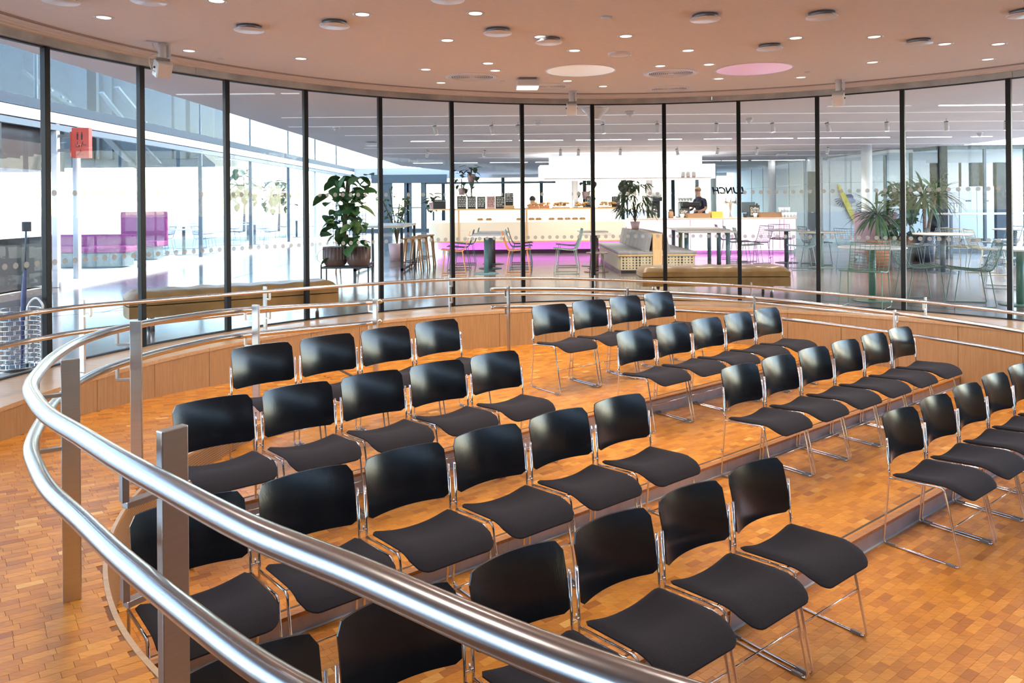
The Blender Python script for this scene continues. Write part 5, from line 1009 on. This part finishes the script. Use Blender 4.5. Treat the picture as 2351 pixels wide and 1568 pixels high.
# greenery near the far facade
for i, (u, v, Y, n_, lab, sp) in enumerate(((1345, 440, 25, 26, 'hanging plant in the far window behind the pastry counter', .5), (1440, 425, 26, 40, 'leafy plant in the far window left of the coffee brewer', .5), (1082, 400, 24, 22, 'low plants on the shelf above the pastry counter', .28), (1060, 432, 28, 26, 'pale shrub outside the far facade', .7), (995, 465, 23, 20, 'small plant behind the rounded counter end', .3))):
    p = at(u, v, Y); t = thing('background_plant', lab, 'plant', p); MB().lathe([(.10, -.25), (.14, 0)], 12).build('pot', M['pinkpot'], t); MB().tube([(0, 0, -.05), (0, 0, sp * .5)], .02, 6).build('stem', M['stem'], t); MB().box((0, 0, -.27 - (p.z - .27 - Z_CAFE) / 2), (.05, .05, p.z - .27 - Z_CAFE)).build('stand', M['frame'], t)
    for k in range(n_): place_leaf(FD, t, (rnd.uniform(-sp, sp) * .6, rnd.uniform(-.2, .2), rnd.uniform(-.2, sp)), rnd.uniform(-PI, PI), rnd.uniform(-1, .4), rnd.uniform(.7, 1.3))

# ================================================================== PEOPLE BEHIND THE COUNTERS
def person(loc, rz, lab, joints, edges, mats, head_top, hair=None, cap=None):
    t = thing('person', lab, 'person', loc, rz); me = bpy.data.meshes.new('body'); names = list(joints); idx = {n: i for i, n in enumerate(names)}
    me.from_pydata([joints[n][0] for n in names], [(idx[a], idx[b]) for a, b in edges], []); o = link('body', me, None, t)
    for m_ in mats: me.materials.append(M[m_])
    md = o.modifiers.new('skin', 'SKIN'); md.use_smooth_shade = True
    for i, n in enumerate(names): r_ = joints[n][1]; sv = me.skin_vertices[0].data[i]; sv.radius = r_ if isinstance(r_, tuple) else (r_, r_); sv.use_root = (n == 'pelvis')
    sb = o.modifiers.new('sub', 'SUBSURF'); sb.levels = 2; sb.render_levels = 2
    dg = bpy.context.evaluated_depsgraph_get(); m2 = bpy.data.meshes.new_from_object(o.evaluated_get(dg)); o.modifiers.clear(); o.data = m2
    m2.materials.clear()
    for m_ in mats: m2.materials.append(M[m_])
    return t, o
J = {'pelvis': ((0, 0, .95), (.15, .11)), 'waist': ((0, -.02, 1.12), (.14, .10)), 'chest': ((0, -.05, 1.32), (.17, .115)), 'neck0': ((0, -.08, 1.46), (.07, .065)), 'neck': ((0, -.10, 1.53), .052), 'head': ((0, -.13, 1.62), (.072, .085)), 'crown': ((0, -.12, 1.72), (.066, .078)),
     'hipL': ((-.10, 0, .90), .09), 'kneeL': ((-.10, -.02, .50), .06), 'ankL': ((-.10, .02, .09), .042), 'toeL': ((-.10, -.14, .04), .035), 'hipR': ((.10, 0, .90), .09), 'kneeR': ((.10, -.02, .50), .06), 'ankR': ((.10, .02, .09), .042), 'toeR': ((.10, -.14, .04), .035),
     'shL': ((-.19, -.05, 1.40), .062), 'elL': ((-.25, -.10, 1.13), .044), 'wrL': ((-.17, -.33, 1.08), .03), 'haL': ((-.15, -.40, 1.07), (.036, .02)), 'shR': ((.19, -.05, 1.40), .062), 'elR': ((.27, -.07, 1.13), .044), 'wrR': ((.19, -.30, 1.05), .03), 'haR': ((.17, -.37, 1.04), (.036, .02))}
E_ = [('pelvis', 'waist'), ('waist', 'chest'), ('chest', 'neck0'), ('neck0', 'neck'), ('neck', 'head'), ('head', 'crown'), ('pelvis', 'hipL'), ('hipL', 'kneeL'), ('kneeL', 'ankL'), ('ankL', 'toeL'), ('pelvis', 'hipR'), ('hipR', 'kneeR'), ('kneeR', 'ankR'), ('ankR', 'toeR'), ('chest', 'shL'), ('shL', 'elL'), ('elL', 'wrL'), ('wrL', 'haL'), ('chest', 'shR'), ('shR', 'elR'), ('elR', 'wrR'), ('wrR', 'haR')]
for sd, w_, h_ in ((-1, 'wrL', 'haL'), (1, 'wrR', 'haR')):
    b = Vector(J[h_][0])
    for k in range(4): n1, n2 = 'f%d%s' % (k, h_), 'g%d%s' % (k, h_); J[n1] = (tuple(b + Vector(((k - 1.5) * .018, -.045, -.005))), .0085); J[n2] = (tuple(b + Vector(((k - 1.5) * .018, -.075 - .008 * (k in (1, 2)), -.03))), .0075); E_ += [(h_, n1), (n1, n2)]
    J['t' + h_] = (tuple(b + Vector((-sd * .045, -.01, -.01))), .009); E_.append((h_, 't' + h_))
def dress(t, o, shirt, legs, skin, hair, cap=None, sleeve=1.20):
    me = o.data
    for p in me.polygons:
        z, x = p.center.z, abs(p.center.x); k = 2
        if z < .97 and x < .20: k = 1
        elif z < 1.48 and (x < .205 or z > sleeve): k = 0
        if z < .10: k = 1
        p.material_index = k; p.use_smooth = True
    hd = Vector((0, -.13, 1.655))
    MB().lathe([(.001, .115), (.05, .10), (.083, .05), (.088, .01), (.080, -.02)], 20, (hd.x, hd.y + .012, hd.z), 1, 1.12).build('hair' if hair else 'cap', M[hair or cap], t)
    if cap: MB().lathe([(.001, 0), (.078, 0), (.078, .008), (.001, .008)], 18, (hd.x, hd.y - .10, hd.z + .035)).build('cap_brim', M[cap], t)
    MB().lathe([(.014, -.022), (.011, .0), (.004, .022)], 8, (hd.x, hd.y - .100, hd.z - .025)).build('nose', M['skin'], t)
    for s_ in (-1, 1):
        MB().lathe([(.001, -.009), (.010, 0), (.001, .009)], 8, (hd.x + s_ * .030, hd.y - .088, hd.z + .005)).build('eye', M['dark'], t); MB().lathe([(.004, -.03), (.016, 0), (.006, .03)], 8, (hd.x + s_ * .080, hd.y + .01, hd.z - .01), .6, 1).build('ear', M['skin'], t)
    MB().box((hd.x, hd.y - .088, hd.z - .062), (.045, .010, .008)).build('mouth', M['terracotta'], t, .003)
pA, oA = person((at(1610, 480, 21.45).x, 21.45, Z_CAFE), -1.05, 'person in a navy T-shirt and tan cap working at the espresso machine', J, E_, ('navy', 'trousers', 'skin'), 0); dress(pA, oA, 0, 1, 2, None, 'crate')
MB().grid(lambda s, q: Vector((-.17 + .34 * s, -.125 - .03 * math.sin(PI * s), .55 + .55 * q)), 8, 6).build('apron', M['apron'], pA)
pB, oB = person((at(1217, 470, 21.6).x, 21.6, Z_CAFE - .22), .6, 'dark-haired person bending behind the pastry counter', J, E_, ('frame_w', 'trousers', 'skin'), 0); dress(pB, oB, 0, 1, 2, 'hair')

# ================================================================== TERRACE BEYOND THE LEFT FACADE
tt = 0
for i, (x, y) in enumerate(((-9.2, 21.0), (-10.6, 24.2), (-9.0, 26.2), (-10.4, 29.5), (-9.2, 32.0))):
    pedestal_table((x, y, Z_CAFE - .03), 'terrace table beyond the left facade, %s nearest' % ORD[i], 'sq', .7, 'tablewood', 'grey_paint')
    for k, sx in enumerate((-1, 1)): wire_chair((x + sx * .62, y, Z_CAFE - .03), -sx * -PI / 2 * 1.0, 'grey_paint', 'dark terrace chair %s of the %s nearest terrace table' % (('left', 'right')[k], ORD[i]), 0)
for i, (u, h_) in enumerate(((560, 3.2), (640, 2.6))):
    p = at(u, 500, 40); t = thing('terrace_tree', ('slim tree left of the far corner of the terrace', 'smaller tree right of it near the far corner')[i], 'tree', (p.x, 40, Z_CAFE - .03)); MB().tube([(0, 0, 0), (.05, 0, h_ * .6), (0, 0, h_ * .9)], [.07, .05, .02], 8).build('trunk', M['stem'], t)
    for k in range(60): place_leaf(FD, t, (rnd.uniform(-.7, .7), rnd.uniform(-.5, .5), h_ * rnd.uniform(.45, 1.05)), rnd.uniform(-PI, PI), rnd.uniform(-1, .4), rnd.uniform(1.5, 2.6))
